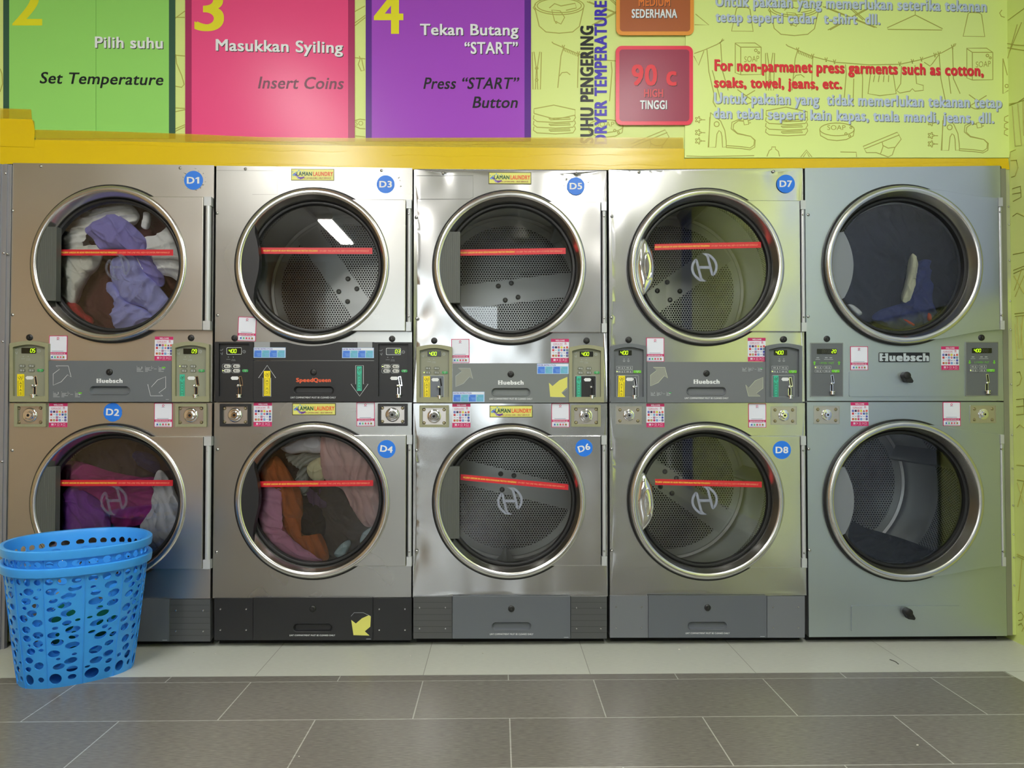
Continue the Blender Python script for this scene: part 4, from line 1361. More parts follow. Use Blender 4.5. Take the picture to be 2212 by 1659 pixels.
def door(parent, cx, cy, rp, xr, yt, yb, handle, stripe=None, emblem=None, curved=False, hx=None):
    X, Z = U(cx, cy, YR)
    X2, _ = U(cx + rp, cy, YR)
    R = X2 - X
    ri = R - 0.026
    m = MB(pix=False)
    # steel ring: rolled outer edge, flat face, cone running in to the gasket
    m.lathe(X, Z, [(R - .004, -0.008), (R, -0.012), (R - .0005, -0.018), (R - .003, -.0235), (R - .007, YR + .0022), (R - .012, YR + .0003), (R - .017, YR), (R - .022, YR + .0012), (R - .026, YR + .004), (R - .0285, YR + .009), (R - .042, GY - .006), (R - .050, GY - .002)], RING, 112)
    dm = STEELS[parent.name]
    xr_w = U(xr, cy, -0.024)[0]; zt = U(xr, yt, -0.024)[1]; zb = U(xr, yb, -0.024)[1]
    rr_ = R - 0.006
    at = math.degrees(math.asin(min(.98, (zt - Z) / rr_))); ab = math.degrees(math.asin(max(-.98, (zb - Z) / rr_)))
    arc = arcp(X, Z, rr_, at, ab, 30)
    if curved:
        o1 = arcp(X, Z, rr_, 75, 55, 6); o2 = arcp(X, Z, rr_, -55, -75, 6)
        zt2 = Z + rr_ * math.sin(math.radians(75)); zb2 = Z + rr_ * math.sin(math.radians(-75))
        x75 = X + rr_ * math.cos(math.radians(75))
        top = [(xr_w, zt)] + [(xr_w + (x75 - xr_w) * t, zt + (zt2 - zt) * (t * t * (3 - 2 * t))) for t in (.25, .5, .7, .85, 1)]
        bot = [(x75 + (xr_w - x75) * t, zb2 + (zb - zb2) * ((1 - (1 - t) ** 2 * (1 + 2 * t)))) for t in (0, .15, .3, .5, .75, 1)]
        outl = top[:] + arcp(X, Z, rr_, 74, -74, 40) + bot[:-1] + [(xr_w, zb)]
    else:
        outl = [(xr_w, zt)] + arc + [(xr_w, zb)]
    m.plate(outl, [], -0.024, -0.004, dm)
    d = m.build('door', parent, sharp=28)
    d.modifiers.new('bevel', 'BEVEL'); b = d.modifiers['bevel']; b.width = .002; b.segments = 2; b.limit_method = 'ANGLE'; b.angle_limit = math.radians(60)
    m = MB(pix=False); m.lathe(X, Z, [(R + .003, -0.0005), (R + .0065, -.004), (R + .0065, -.012), (R + .002, -.017), (R - .01, -.018)], BLACK, 96); m.build('outer_seal', d)
    g0 = R - .0415
    m = MB(pix=False); m.lathe(X, Z, [(g0, GY - .008), (g0 - .003, GY - .013), (g0 - .007, GY - .014), (g0 - .012, GY - .012), (g0 - .0145, GY - .003), (g0 - .0155, GY + .008)], BLACK, 96); m.build('gasket', d)
    m = MB(pix=False); m.plate(circ(X, Z, g0 - .010, 72), [], GY, None, GLS); m.build('glass', d)
    # hinge
    hx = hx or (xr + 1.5, xr + 12.5)
    h0, h1 = U(hx[0], cy, -.026)[0], U(hx[1], cy, -.026)[0]
    m = MB(pix=False); hc = .036
    m.box(h0, h1, -0.027, -0.002, zt - hc, zt, HING); m.box(h0, h1, -.027, -.002, zb, zb + hc, HING)
    m.tube([((h0 + h1) / 2 + .001, -.017, zb + hc), ((h0 + h1) / 2 + .001, -.017, zt - hc)], (h1 - h0) * .38, HING, 14)
    m.box(h0 - .002, h1 - .004, -.007, -.002, zb + hc, zt - hc, BLACK)  # black strip standing in for the shaded gap behind the hinge bar
    hg = m.build('hinge', d, bevel=0.0)
    for z in (zt - hc - .022, zb + hc + .022):
        m = MB(pix=False); m.lathe((h0 + h1) / 2, z, [(.0001, -.0275), (.003, -.027), (.0042, -.0255), (.0042, -.020)], SCR, 12); m.build('hinge_screw', d)
    # handle: outlines relative to the ring centre, in photograph pixels
    k = rp / 166.0
    if handle == 'block':
        o = [(-108, -75), (-108, 78)] + [(-math.sqrt(max(0, 152 ** 2 - y * y)), y) for y in range(78, -80, -12)] + [(-math.sqrt(152 ** 2 - 75 ** 2), -75)]
        hm, y0, y1 = HGREY, -0.022, 0.010
    elif handle == 'wave':
        a = [(-math.sqrt(max(0, 155 ** 2 - y * y)), y) for y in range(96, -95, -12)]
        o = a + [(-122, -95), (-122, -67), (-118, -52), (-115, -38), (-112, -12), (-113, 8), (-116, 24), (-122, 50), (-124, 72), (-118, 97)]
        hm, y0, y1 = BLKP, -0.024, 0.010
    elif handle == 'lens':
        o = [(-math.sqrt(max(0, 157 ** 2 - y * y)), y) for y in range(76, -77, -12)] + [(-105 - 24 * (abs(y) / 76) ** 2, y) for y in range(-70, 72, 10)]
        hm, y0, y1 = HLG, -0.006, 0.008
    else:
        o = [(-135, -61), (-126, -50), (-119, -36), (-114, -18), (-111.5, 0), (-113, 20), (-117, 38), (-125, 52), (-138, 63), (-145, 44), (-150, 22), (-152, 0), (-150, -22), (-145, -44)]
        hm, y0, y1 = CHROME, -0.03, 0.012
    ow = [(X + x * k * PXM, Z - y * k * PXM) for x, y in o]
    m = MB(pix=False)
    if handle == 'chrome':
        ow = smooth_loop(ow[::-1], 48)
        m.pillow(ow, -0.004, 0.024, CHROME, back=0.016, rings=10, flat=True)
        q = smooth_loop([(X + x * k * PXM, Z - y * k * PXM) for x, y in ((-128, -29), (-121, -14), (-119.5, 2), (-121, 16), (-128, 31), (-134, 16), (-135.5, 2), (-134, -14))], 32)
        m.tube([(x, -0.0285, z) for x, z in q], 0.0022, CHROME, 8, True)
    else:
        m.plate(ow, [], y0, y1, hm)
        if handle == 'block':
            for i in range(9):
                x = X + (-146 + i * 4.3) * k * PXM
                lim = math.sqrt(max(0, 150 ** 2 - (min(-108, -146 + i * 4.3)) ** 2)) * k * PXM
                zz0, zz1 = max(Z - 77 * k * PXM, Z - lim), min(Z + 74 * k * PXM, Z + lim)
                if zz1 - zz0 > .03:
                    m.box(x - .0012, x + .0012, y0 - .0012, y0, zz0, zz1, HGREY)
    m.build('handle', d, {'block': 'dark grey block handle', 'wave': 'black wavy handle', 'lens': 'flat grey handle', 'chrome': 'chrome oval handle'}[handle], bevel=.002 if handle != 'chrome' else 0)
    if stripe:
        (sx0, sy0), (sx1, sy1), sh, in0 = stripe
        ys = GY - 0.0012
        m = MB(y=ys); sl = (sy1 - sy0) / (sx1 - sx0)
        m.pplate([(sx0, sy0 - sh / 2), (sx1, sy1 - sh / 2), (sx1, sy1 + sh / 2), (sx0, sy0 + sh / 2)], [], ys, ys + .0006, REDST)
        W = sx1 - sx0; xa = sx0 + in0; xm = sx0 + W * .515; xe = sx1 - 8
        m.text('MELEBIHI GARISAN INI AKAN MENGURANGKAN PRESTASI PENGERING', xa, xm, sy0 + sl * (xa - sx0) + 1.8, 3.6, YTX, 1, bold=0.03, shear=.25, slope=sl, res=1)
        m.text('/ EXCEED THIS LINE WILL REDUCE DRYER PERFORMANCE', xm + 2, xe, sy0 + sl * (xm - sx0) + 1.8, 3.4, OTX, 1, shear=.25, slope=sl, res=1)
        m.build('warning_strip', d, 'red strip warning not to load above the line')
    if emblem:
        ex, ey, es = emblem[:3]; LG = LOGOF if len(emblem) > 3 else LOGO
        ye = GY - 0.0012; m = MB(y=ye); q = lambda L: [(ex + (x - 117) * es / 235, ey + (y - 117) * es / 235) for x, y in L]
        wd = 26 * es / 235
        lw_ = wd * .8
        m.stroke(smooth_loop(q([(50, 60), (34, 66), (20, 92), (15, 130), (28, 172), (58, 208), (90, 226), (84, 190), (68, 130)]), 60), lw_, LG, 0, True)
        m.stroke(smooth_loop(q([(184, 176), (200, 170), (214, 144), (219, 106), (206, 64), (176, 28), (144, 10), (150, 46), (166, 106)]), 60), lw_, LG, 1, True)
        m.poly(q([(84, 218), (98, 206), (112, 222), (140, 236), (100, 238)]), LG, 2)
        m.poly(q([(150, 18), (136, 30), (122, 14), (94, 0), (134, -2)]), LG, 3)
        m.stroke(q([(72, 118), (166, 118)]), wd * .9, LG, 4)
        m.build('glass_emblem', d, 'grey H emblem on the glass')
    return d, X, Z, R


STEELS = {}


def dented(m, outline, hole, st, amp, dents, seed, zs_):
    """thin sheet pulled in at its screws and rippled along its upright edges"""
    xs = [p[0] for p in outline]; zs = [p[1] for p in outline]
    x0, x1, z0, z1 = min(xs), max(xs), min(zs), max(zs)
    nx, nz = 56, 64; ex = []
    for i in range(1, nx):
        for j in range(1, nz):
            p = (x0 + (x1 - x0) * i / nx, z0 + (z1 - z0) * j / nz)
            if inside(p, outline) and not inside(p, hole):
                ex.append(p)
    b = len(m.v)
    m.plate(outline, [hole], 0.0, None, st, extra=ex)

    def dy(x, z):
        e = min(x - x0, x1 - x) / .13
        y = amp * .0075 * math.exp(-e * e) * (.5 + noise.noise(Vector((x * 4, z * 5.5, seed))))
        y += amp * .0028 * (.4 + noise.noise(Vector((x * 2.2, z * 3.0, seed + 9)))) * min(1, 3 * min(x - x0, x1 - x, .1) * 10)
        for X, Z in dents:
            d2 = ((x - X) / .035) ** 2 + ((z - Z) / .06) ** 2
            y += amp * .0035 * math.exp(-d2)
        return max(y, 0) * min(1, max(0, (abs(z - zs_) - .14) / .10))
    for i in range(b, len(m.v)):
        x, y, z = m.v[i]; m.v[i] = (x, y + dy(x, z), z)
    for k in range(len(m.sm)):
        m.sm[k] = True


def dryer(idx, label, x0, x1, tl, tr, seam, kick, bot, up, lo, st, wave, screws, locks):
    """body of one stack: cabinet, two front panels, two drums; returns the root and door centres"""
    xc = (x0 + x1) / 2
    X0, X1 = U(x0, 868)[0], U(x1, 868)[0]
    ZT = U(xc, (tl + tr) / 2)[1]; ZS = U(xc, seam)[1]; ZK = U(xc, kick)[1]; ZB_ = U(xc, bot)[1]
    t = thing('stacked_dryer', ((X0 + X1) / 2, 0.5, 0), label, 'dryer', 'stacked dryers along the wall')
    STEELS[t.name] = st
    cab = mat('cabinet side', (150, 152, 152), 0.5, 0.3)
    m = MB(pix=False)
    e = .002
    m.box(X0 + e, X0 + .015, .016, 1.0, ZB_, ZT, cab); m.box(X1 - .015, X1 - e, .016, 1.0, ZB_, ZT, cab)
    m.box(X0 + .015, X1 - .015, .016, 1.0, ZT - .012, ZT, cab); m.box(X0 + .015, X1 - .015, .016, 1.0, ZB_, ZB_ + .012, cab)
    m.box(X0 + .015, X1 - .015, .985, 1.0, ZB_ + .012, ZT - .012, cab); m.box(X0 + .015, X1 - .015, .02, .985, ZS - .006, ZS + .006, cab)
    for x in (X0 + .07, X1 - .07):
        for y in (.1, .9):
            m.lathez(x, y, [(.0001, 0.0005), (.025, 0.0005), (.025, .008), (.01, .01), (.01, ZB_ + .002), (.0001, ZB_ + .002)], DKGAP, 14)
    m.box(X0 + .01, X1 - .01, .05, .06, 0.0005, ZB_, DKGAP)  # near-black strip painted in for the shade beneath the cabinet
    m.build('cabinet', t)
    out = []
    for (cx, cy, rp), za, zb, tops in ((up, ZS + .002, None, True), (lo, ZK if kick < bot - 5 else ZB_, ZS - .003, False)):
        X, Z = U(cx, cy, YR); R = U(cx + rp, cy, YR)[0] - X
        m = MB(pix=False)
        if tops:
            ol = [(X0, za), (X1, za), (X1, U(x1, tr)[1]), (X0, U(x0, tl)[1])]
        else:
            ol = [(X0, za), (X1, za), (X1, zb), (X0, zb)]
        if wave > .2:
            dented(m, ol, circ(X, Z, R - .026, 80), st, wave, [U(*q) for q in screws], idx * 3.3 + tops, ZS)
            n = len(m.v)
            c = len(ol); m.add([(x, 0, z) for x, z in ol] + [(x, .014, z) for x, z in ol], [(i, c + i, c + (i + 1) % c, (i + 1) % c) for i in range(c)], st)
            m.build('front_panel', t, sharp=30)
        else:
            m.plate(ol, [circ(X, Z, R - .026, 80)], 0.0, 0.014, st)
            m.build('front_panel', t, bevel=.0025)
        out.append((X, Z, R))
    for sx, sy in screws:
        X, Z = U(sx, sy); put(SCREW, t, X, 0.0, Z, random.random() * 3)
    for sx, sy in locks:
        X, Z = U(sx, sy); put(LOCK, t, X, 0.0, Z, random.uniform(-.6, .6))
    return t, out


def num_sticker(t, cx, cy, r, txt, rot, yp, chip=None):
    m = MB(y=yp)
    o = circ(cx, cy, r, 40)
    if chip:
        o = [(cx + (x - cx) * (1 - chip * (1 if i % 7 == 0 else .3 * math.sin(i * 2.1) ** 2)), cy + (y - cy) * (1 - chip * (.8 if i % 7 == 0 else .2))) for i, (x, y) in enumerate(o)]
    m.pplate(o, [], yp, yp + .0006, BLUE)
    c, s_ = math.cos(rot), math.sin(rot)
    hw = r * .66; cap = r * .68
    def fn(u, v, wd):
        x, y = -hw + 2 * hw * u, cap * (.5 - v)
        return cx + x * c + y * s_, cy - x * s_ + y * c
    if txt == 'D1':
        m.text_f('D', lambda u, v, wd: fn(u * .56, v, wd), WHX, 1, bold=0.03)
        g = lambda u, v: fn(u, v, 1)
        m.poly([g(.80, 0), g(.96, 0), g(.96, 1), g(.83, 1), g(.66, .82), g(.66, .66), g(.80, .76)], WHX, 1)
    else:
        m.text_f(txt, fn, WHX, 1, bold=0.03)
    return m.build('number_sticker', t, 'round blue sticker reading ' + txt)


def residue(t, x0, y0, x1, y1, yp=-.0004):
    """torn remains of older stickers around a number"""
    rw_ = random.Random(int(x0))
    m = MB(y=yp); mm = mat('old glue', (134, 134, 128), 0.6, 0.4)
    cx, cy = (x0 + x1) / 2, (y0 + y1) / 2
    for k in range(16):
        a = k / 16 * 2 * pi + rw_.random() * .3
        rx, ry = (x1 - x0) / 2, (y1 - y0) / 2
        px, py = cx + rx * .86 * math.cos(a), cy + ry * .86 * math.sin(a)
        s_ = rw_.uniform(2, 6)
        m.poly([(px + s_ * rw_.uniform(-1, 1), py + s_ * rw_.uniform(-.7, .7)) for _ in range(3)], mm, 0)
    m.build('glue_residue', t)


def kick_panels(t, x0, xa, xb, x1, top, bot, side_m, face_m, lock, grip, text, ribs, tilt=0):
    m = MB(y=-.006)
    sides = []
    for a, b in ((x0, xa), (xb, x1)):
        m = MB(y=-.006); m.pplate([(a, top + 1), (b, top + 1), (b, bot), (a, bot)], [], -.006, 0.014, side_m)
        if ribs:
            for k in range(1, 7):
                y = top + (bot - top) * k / 7
                m.stroke([(a + 1, y), (b - 1, y)], .7, mat('rib shade ' + side_m.name, tuple(max(0, int(c * .62)) for c in ribs), .5), 1)
        bp = m.build('base_panel', t)
        for u in (.16, .83):
            for v in (.27, .76):
                X, Z = U(a + (b - a) * u, top + (bot - top) * v, -.006)
                q = MB(pix=False); q.lathe(X, Z, [(.0001, -.0085), (.0028, -.0082), (.004, -.006)], SCR, 10); q.build('panel_screw', bp)
    m = lint_drawer(t, xa + 1, top, xb - 1, bot, face_m, lock, grip, yf=-.012)
    if grip:
        pull(m, *grip, -.012, face_m)
    if text:
        m.text('LINT COMPARTMENT MUST BE CLEANED DAILY', *text, 3.4, WHX, 1, bold=.008, res=2)
        m.rect(xb - 15, bot - 3.2, xb - 5, bot - 2.2, LTX, 1)
    d = m.build('lint_drawer', t, sharp=30)
    X, Z = U(*lock, -.012); put(LOCK, d, X, -.012, Z, .3)
    return d
# ---------------------------------------------------------------- the five stacks
S1 = steel('steel plain', rough=.30)
S2 = steel('steel smooth', rgb=(178, 178, 174), rough=.27)
S3 = steel('steel wavy', rgb=(198, 198, 197), wave=0.28, rough=.20, wscale=3.0)
S4 = steel('steel bright', rgb=(200, 201, 202), wave=0.16, rough=.20, wscale=2.4)
S5 = steel('steel satin', rgb=(188, 197, 204), rough=.38)

c4 = crop(0, 680, 4.809); c5 = crop(450, 680, 4.809); c6 = crop(880, 680, 4.809); c7 = crop(1300, 680, 4.809); c8 = crop(1730, 680, 4.809)


def bx(c, a, b, d, e):
    (p, q) = c([(a, b), (d, e)])
    return p[0], p[1], q[0], q[1]


# ---- D1 / D2
t1, (u1, l1) = dryer(1, 'leftmost stacked dryer, numbers D1 and D2, laundry behind both doors and blue baskets before it',
                     20, 458, 352, 357, 869, 1294, 1386, (233.4, 567.5, 171), (232, 1088, 171), S1, .1,
                     [(88, 359), (389, 363), (27, 455), (27, 680), (26, 973)], [(64, 729), (413, 730)])
door(t1, 233.4, 567.5, 171, 438, 425, 713, 'block', ((124, 545.5), (374, 545.5), 13, 8), (254, 577, 56, 1), hx=(439.5, 455))
door(t1, 232, 1088, 171, 438, 943, 1229, 'block', ((122.8, 1043.3), (373.4, 1043.3), 13, 10), (246, 1081, 62, 1), hx=(439.5, 455))
drum(t1, u1[0], u1[1], .2); drum(t1, l1[0], l1[1], 1.0)
control(t1, *bx(c4, 97, 270, 500, 905), 'olive', '05', 'r', 'ATAS', lit=9)
control(t1, *bx(c4, 1785, 278, 2172, 905), 'olive', '09', 'r', 'BAWAH', lit=0)
coin_box(t1, *bx(c4, 145, 922, 475, 1165), 'olive'); coin_box(t1, *bx(c4, 1820, 925, 2145, 1165), 'olive')
x0, y0, x1, y1 = bx(c4, 498, 478, 1783, 905)
m = lint_drawer(t1, x0, y0, x1, y1, GREYP, None, bx(c4, 932, 742, 1350, 825))
pull(m, *bx(c4, 932, 742, 1350, 825), -.012, GREYP)


def logo(m, c, a, b, yb, cap, mt=None):
    (p, q) = c([(a, yb), (b, yb)])
    m.text('Huebsch', p[0], q[0], p[1], cap, mt or WHX, 1, bold=.05)
    # slab feet of the heavy lettering
    w_ = (q[0] - p[0]); s = cap
    for u in (0.0, 0.092):
        m.rect(p[0] + u * w_ - s * .04, p[1] - s * .16, p[0] + (u + .062) * w_, p[1], mt or WHX, 2)
        m.rect(p[0] + u * w_ - s * .04, p[1] - s, p[0] + (u + .062) * w_, p[1] - s * .84, mt or WHX, 2)


def arrows(m, c, ul, dr, fill, line=WHX):
    for r, k in ((ul, 'up_right'), (dr, 'down_left')):
        a, b, d, e = bx(c, *r)
        o = [(a + u * (d - a), b + v * (e - b)) for u, v in arrow_outline(k)]
        f = fill if not isinstance(fill, tuple) else fill[0 if k == 'up_right' else 1]
        if f:
            m.poly(o, f, 1)
        m.stroke(o, .8, line, 2, True)


logo(m, c4, 1007, 1270, 706, 8.6)
arrows(m, c4, (553, 530, 740, 732), (1535, 642, 1722, 842), None)
small_steps(m, 115, 846, 1.0, GRN2); small_steps(m, 295.5, 791, 1.0, GRN2)
m.rect(358, 862.5, 365, 863.3, LTX, 1)
d = m.build('lint_drawer', t1, sharp=30)
X, Z = U(*c4([(1138, 595)])[0], -.012); put(LOCK, d, X, -.012, Z, .5)
stick('payment_sticker', t1, *bx(c4, 510, 215, 700, 470), 0); stick('welcome_sticker', t1, *bx(c4, 1607, 228, 1800, 475), 0, .012)
stick('welcome_sticker', t1, *bx(c4, 510, 917, 702, 1168), 0); stick('payment_sticker', t1, *bx(c4, 1607, 918, 1788, 1165), 0)
residue(t1, 390, 362, 448, 414); num_sticker(t1, 418, 389.5, 20.5, 'D1', 0, -.0008); num_sticker(t1, 243.5, 890.5, 20.5, 'D2', -.06, -.0008, .05)
GREYB = mat('base grey', (92, 97, 104), .42)
kick_panels(t1, 20, 104, 366, 454, 1294, 1385.5, GREYD, GREYB, (234, 1315), (196, 1345, 274, 1361), (186, 284, 1371), (74, 76, 78))

# ---- D3 / D4
t2, (u2, l2) = dryer(2, 'black-panelled stacked dryer with numbers D3 and D4 and orange lettering on its drawer',
                     463, 889.5, 358, 363, 868, 1291, 1384, (674.6, 571.4, 168), (675, 1082.5, 169), S2, .1,
                     [(530, 365), (824, 368.5), (469, 460.5), (470, 681), (470, 971), (468, 1193)], [(507, 730.5), (847, 732)])
door(t2, 674.6, 571.4, 168, 876, 431, 715, 'wave', ((560.6, 541.5), (804.4, 542), 13.5, 8))
door(t2, 675, 1082.5, 169, 877, 940, 1223, 'wave', ((561, 1046), (806, 1043.5), 12.5, 8))
drum(t2, u2[0], u2[1], -.95); drum(t2, l2[0], l2[1], .4)
control(t2, *bx(c5, 65, 280, 465, 903), 'black', '400', 'l', None, lit=2)
control(t2, *bx(c5, 1722, 285, 2118, 903), 'black', '03', 'r', None, lit=0)
coin_box(t2, *bx(c5, 118, 925, 438, 1160), 'black'); coin_box(t2, *bx(c5, 1760, 922, 2067, 1155), 'black')
# black band above the drawer, scooped out under the door ring
m = MB(y=-.010)
a, b, d_, e = bx(c5, 468, 283, 1722, 472)
cxp, rp = 674.6, 176
top = [(x, max(b, 571.4 + math.sqrt(max(0, rp * rp - (x - cxp) ** 2)))) for x in [a + (d_ - a) * i / 40 for i in range(41)]]
m.pplate(top + [(d_, e), (a, e)], [], -.010, -.0005, BLKP)
m.build('upper_band', t2)
for r in ((477, 281, 640, 338), (1550, 284, 1703, 342)):
    q = bx(c5, *r); m = MB(y=-.0106); m.pplate([(q[0], q[1]), (q[2], q[1]), (q[2], q[3]), (q[0], q[3])], [], -.0106, -.0100, mat('grey tape', (150, 155, 160), .3)); m.build('tape_patch', t2)
stick('instruction_sticker', t2, *bx(c5, 472, 338, 803, 448), -.0104); stick('instruction_sticker', t2, *bx(c5, 1392, 340, 1718, 452), -.0104)
x0, y0, x1, y1 = bx(c5, 467, 478, 1722, 903)
g = bx(c5, 890, 745, 1300, 822)
m = lint_drawer(t2, x0, y0, x1, y1, BLKP, None, g); pull(m, *g, -.012, mat('black grip', (44, 45, 48), .35))
(p, q) = c5([(915, 697), (1270, 697)])
m.text('Speed', p[0], p[0] + 36, p[1], 8.2, mat('print red orange', (222, 92, 52), .4), 1, bold=.05); m.text('Queen', p[0] + 37.5, q[0], p[1], 8.2, mat('print red orange', (222, 92, 52), .4), 1, bold=.05)
(p, q) = c5([(855, 868), (1325, 868)]); m.text('LINT COMPARTMENT MUST BE CLEANED DAILY', p[0], q[0], p[1], 3.6, WHX, 1, bold=.008, res=2)
a = c5([(612, 525), (700, 655), (650, 655), (650, 848), (568, 848), (568, 655), (522, 655)]); m.stroke(a, .8, WHX, 1, True)
a = c5([(1572, 845), (1660, 720), (1611, 720), (1611, 527), (1531, 527), (1531, 720), (1482, 720)]); m.stroke(a, .8, WHX, 1, True)
d = m.build('lint_drawer', t2, sharp=30)
X, Z = U(*c5([(1093, 597)])[0], -.012); put(LOCK, d, X, -.012, Z, .2)
side_label(d, *bx(c5, 577, 583, 644, 842), 'ATAS', -.0130); side_label(d, *bx(c5, 1543, 535, 1594, 790), 'BAWAH', -.0130)
stick('payment_sticker', t2, *bx(c5, 310, 22, 495, 272), 0, .03)
stick('welcome_sticker', t2, *bx(c5, 473, 912, 660, 1160), 0); stick('payment_sticker', t2, *bx(c5, 1545, 910, 1725, 1155), 0, -.01)
stick('name_plate', t2, 629, 364, 722, 391, 0, 0, 'yellow plate with green and orange lettering'); stick('name_plate', t2, 632, 871, 725, 896.5, 0, 0, 'yellow plate with green and orange lettering')
residue(t2, 802, 372, 872, 424); num_sticker(t2, 833, 398, 19.5, 'D3', 0, -.0008); num_sticker(t2, 835, 970, 19.5, 'D4', -.12, -.0246)
m = MB(y=-.0004)
for L_ in ([(468, 368), (598, 369), (599, 420), (545, 420)],):
    m.stroke(L_, .7, mat('film edge', (120, 122, 118), .5, .5), 0)
m.build('film_edge', t2)
d = kick_panels(t2, 463, 546, 806, 889, 1291, 1383, BLKP, BLKP, (675.5, 1315), (634, 1347.5, 717, 1364), (625.5, 724, 1374), None)
# cut yellow paper arrow on the lower drawer
ck = crop(450, 1260, 4.159)
m = MB(y=-.0130)
m.pplate(ck([(1284, 330), (1325, 362), (1380, 315), (1440, 288), (1460, 300), (1455, 390), (1405, 432), (1448, 470), (1304, 466)]), [], -.0130, -.0121, mat('yellow paper', (214, 212, 108), .6))
m.stroke(ck([(1282, 296), (1310, 264), (1390, 264), (1460, 296)]), .7, LTX, -1)
m.build('paper_arrow', d, 'cut yellow paper arrow')

# ---- D5 / D6
t3, (u3, l3) = dryer(3, 'middle stacked dryer numbered D5 and D6, dented bright steel, yellow arrow on its drawer',
                     893, 1311.5, 365, 367, 870, 1289, 1380, (1102.5, 575.4, 166), (1102, 1084.5, 166), S3, 1.0,
                     [(957, 374), (1245, 374), (899, 469), (901, 688), (900, 973), (900, 1191)], [(938, 736), (1267, 736)])
door(t3, 1102.5, 575.4, 166, 1298, 436, 718, 'block', ((994, 546), (1222, 542), 13.2, 0))
door(t3, 1102, 1084.5, 166, 1298, 941, 1222, 'block', ((995, 1030.6), (1227.6, 1052.4), 12.5, 5), (1101.5, 1082, 58))
drum(t3, u3[0], u3[1], .12); drum(t3, l3[0], l3[1], -.24)
control(t3, *bx(c6, 93, 308, 465, 912), 'olive', '400', 'l', 'ATAS', lit=2, plate=mat('slot plate grey', (104, 110, 120), .4))
control(t3, *bx(c6, 1680, 312, 2042, 910), 'olive', '400', 'l', 'BAWAH', lit=9, plate=BLKP)
coin_box(t3, *bx(c6, 125, 940, 430, 1168), 'olive'); coin_box(t3, *bx(c6, 1703, 937, 2010, 1163), 'olive')
x0, y0, x1, y1 = bx(c6, 470, 503, 1678, 913)
g = bx(c6, 877, 762, 1273, 840)
GREY3 = mat('drawer grey', (116, 122, 124), .42)
m = lint_drawer(t3, x0, y0, x1, y1, GREY3, None, g); pull(m, *g, -.012, GREY3)
logo(m, c6, 946, 1204, 724, 8.6)
(p, q) = c6([(853, 882), (1298, 882)]); m.text('LINT COMPARTMENT MUST BE CLEANED DAILY', p[0], q[0], p[1], 3.8, WHX, 1, bold=.008, res=2)
YPAP = mat('yellow paper', (214, 212, 108), .6); ARF = mat('arrow grey beige', (142, 146, 138), .5)
arrows(m, c6, (502, 555, 680, 748), (1475, 650, 1660, 855), (ARF, None), LTX)
d = m.build('lint_drawer', t3, sharp=30)
X, Z = U(*c6([(1074, 617)])[0], -.012); put(LOCK, d, X, -.012, Z, .1)
m = MB(y=-.0130); m.pplate(c6([(1470, 705), (1508, 740), (1580, 680), (1662, 645), (1660, 755), (1600, 810), (1645, 856), (1484, 852)]), [], -.0130, -.0121, YPAP); m.build('paper_arrow', d, 'cut yellow paper arrow')
stick('payment_sticker', t3, *bx(c6, 463, 255, 638, 497), 0, -.008); stick('welcome_sticker', t3, *bx(c6, 1495, 252, 1675, 495), 0)
stick('instruction_sticker', t3, *bx(c6, 1355, 507, 1668, 615), -.0122); stick('instruction_sticker', t3, *bx(c6, 480, 800, 793, 905), -.0122)
stick('welcome_sticker', t3, *bx(c6, 472, 923, 650, 1170), 0); stick('payment_sticker', t3, *bx(c6, 1503, 922, 1677, 1165), 0)
stick('name_plate', t3, 1056, 372, 1147, 398, 0, 0, 'yellow plate with green and orange lettering'); stick('name_plate', t3, 1059.5, 876, 1148.5, 901.5, 0, 0, 'yellow plate with green and orange lettering')
residue(t3, 1212, 378, 1280, 426); num_sticker(t3, 1244, 402, 19.5, 'D5', 0, -.0008, .05); num_sticker(t3, 1261.5, 967.5, 19, 'D6', .3, -.0246, .05)
m = MB(y=-.0004)
m.stroke([(898, 379), (1022, 379), (1022, 426), (1014, 430), (905, 430)], .7, mat('film edge', (120, 122, 118), .5, .5), 0); m.build('film_edge', t3)
kick_panels(t3, 893, 976.5, 1233, 1311, 1288, 1379.5, GREYD, GREYB, (1104.5, 1315), (1063, 1344, 1147, 1361), (1058, 1152, 1371.5), (82, 84, 86))

# ---- D7 / D8
t4, (u4, l4) = dryer(4, 'stacked dryer numbered D7 and D8, chrome oval handles, grey H emblems on the glass',
                     1316.5, 1738.5, 366, 363, 869, 1287, 1378, (1529.5, 574, 168), (1529.7, 1083.8, 168), S4, .6,
                     [(1381, 371.5), (1671, 370.5), (1322, 467), (1321, 686), (1321, 970), (1322, 1190)], [(1358, 734), (1693, 733)])
door(t4, 1529.5, 574, 168, 1729, 433, 716, 'chrome', ((1414, 533.7), (1644, 528.8), 13, 0), (1521.5, 577.5, 60))
door(t4, 1529.7, 1083.8, 168, 1729.5, 942, 1226, 'chrome', ((1415, 1041), (1645.6, 1046.7), 12.8, 0), (1522, 1081, 60))
drum(t4, u4[0], u4[1], .62); drum(t4, l4[0], l4[1], -.62)
control(t4, *bx(c7, 93, 298, 466, 912), 'grey', '400', 'l', 'ATAS', lit=2)
control(t4, *bx(c7, 1705, 296, 2082, 912), 'grey', '400', 'l', 'BAWAH', lit=2)
coin_box(t4, *bx(c7, 145, 948, 418, 1140), 'steel'); coin_box(t4, *bx(c7, 1757, 950, 2025, 1142), 'steel')
x0, y0, x1, y1 = bx(c7, 470, 490, 1702, 912)
g = bx(c7, 882, 752, 1290, 832)
GREY4 = mat('drawer slate', (108, 112, 118), .42)
m = lint_drawer(t4, x0, y0, x1, y1, GREY4, None, g); pull(m, *g, -.012, GREY4)
logo(m, c7, 957, 1220, 715, 8.6)
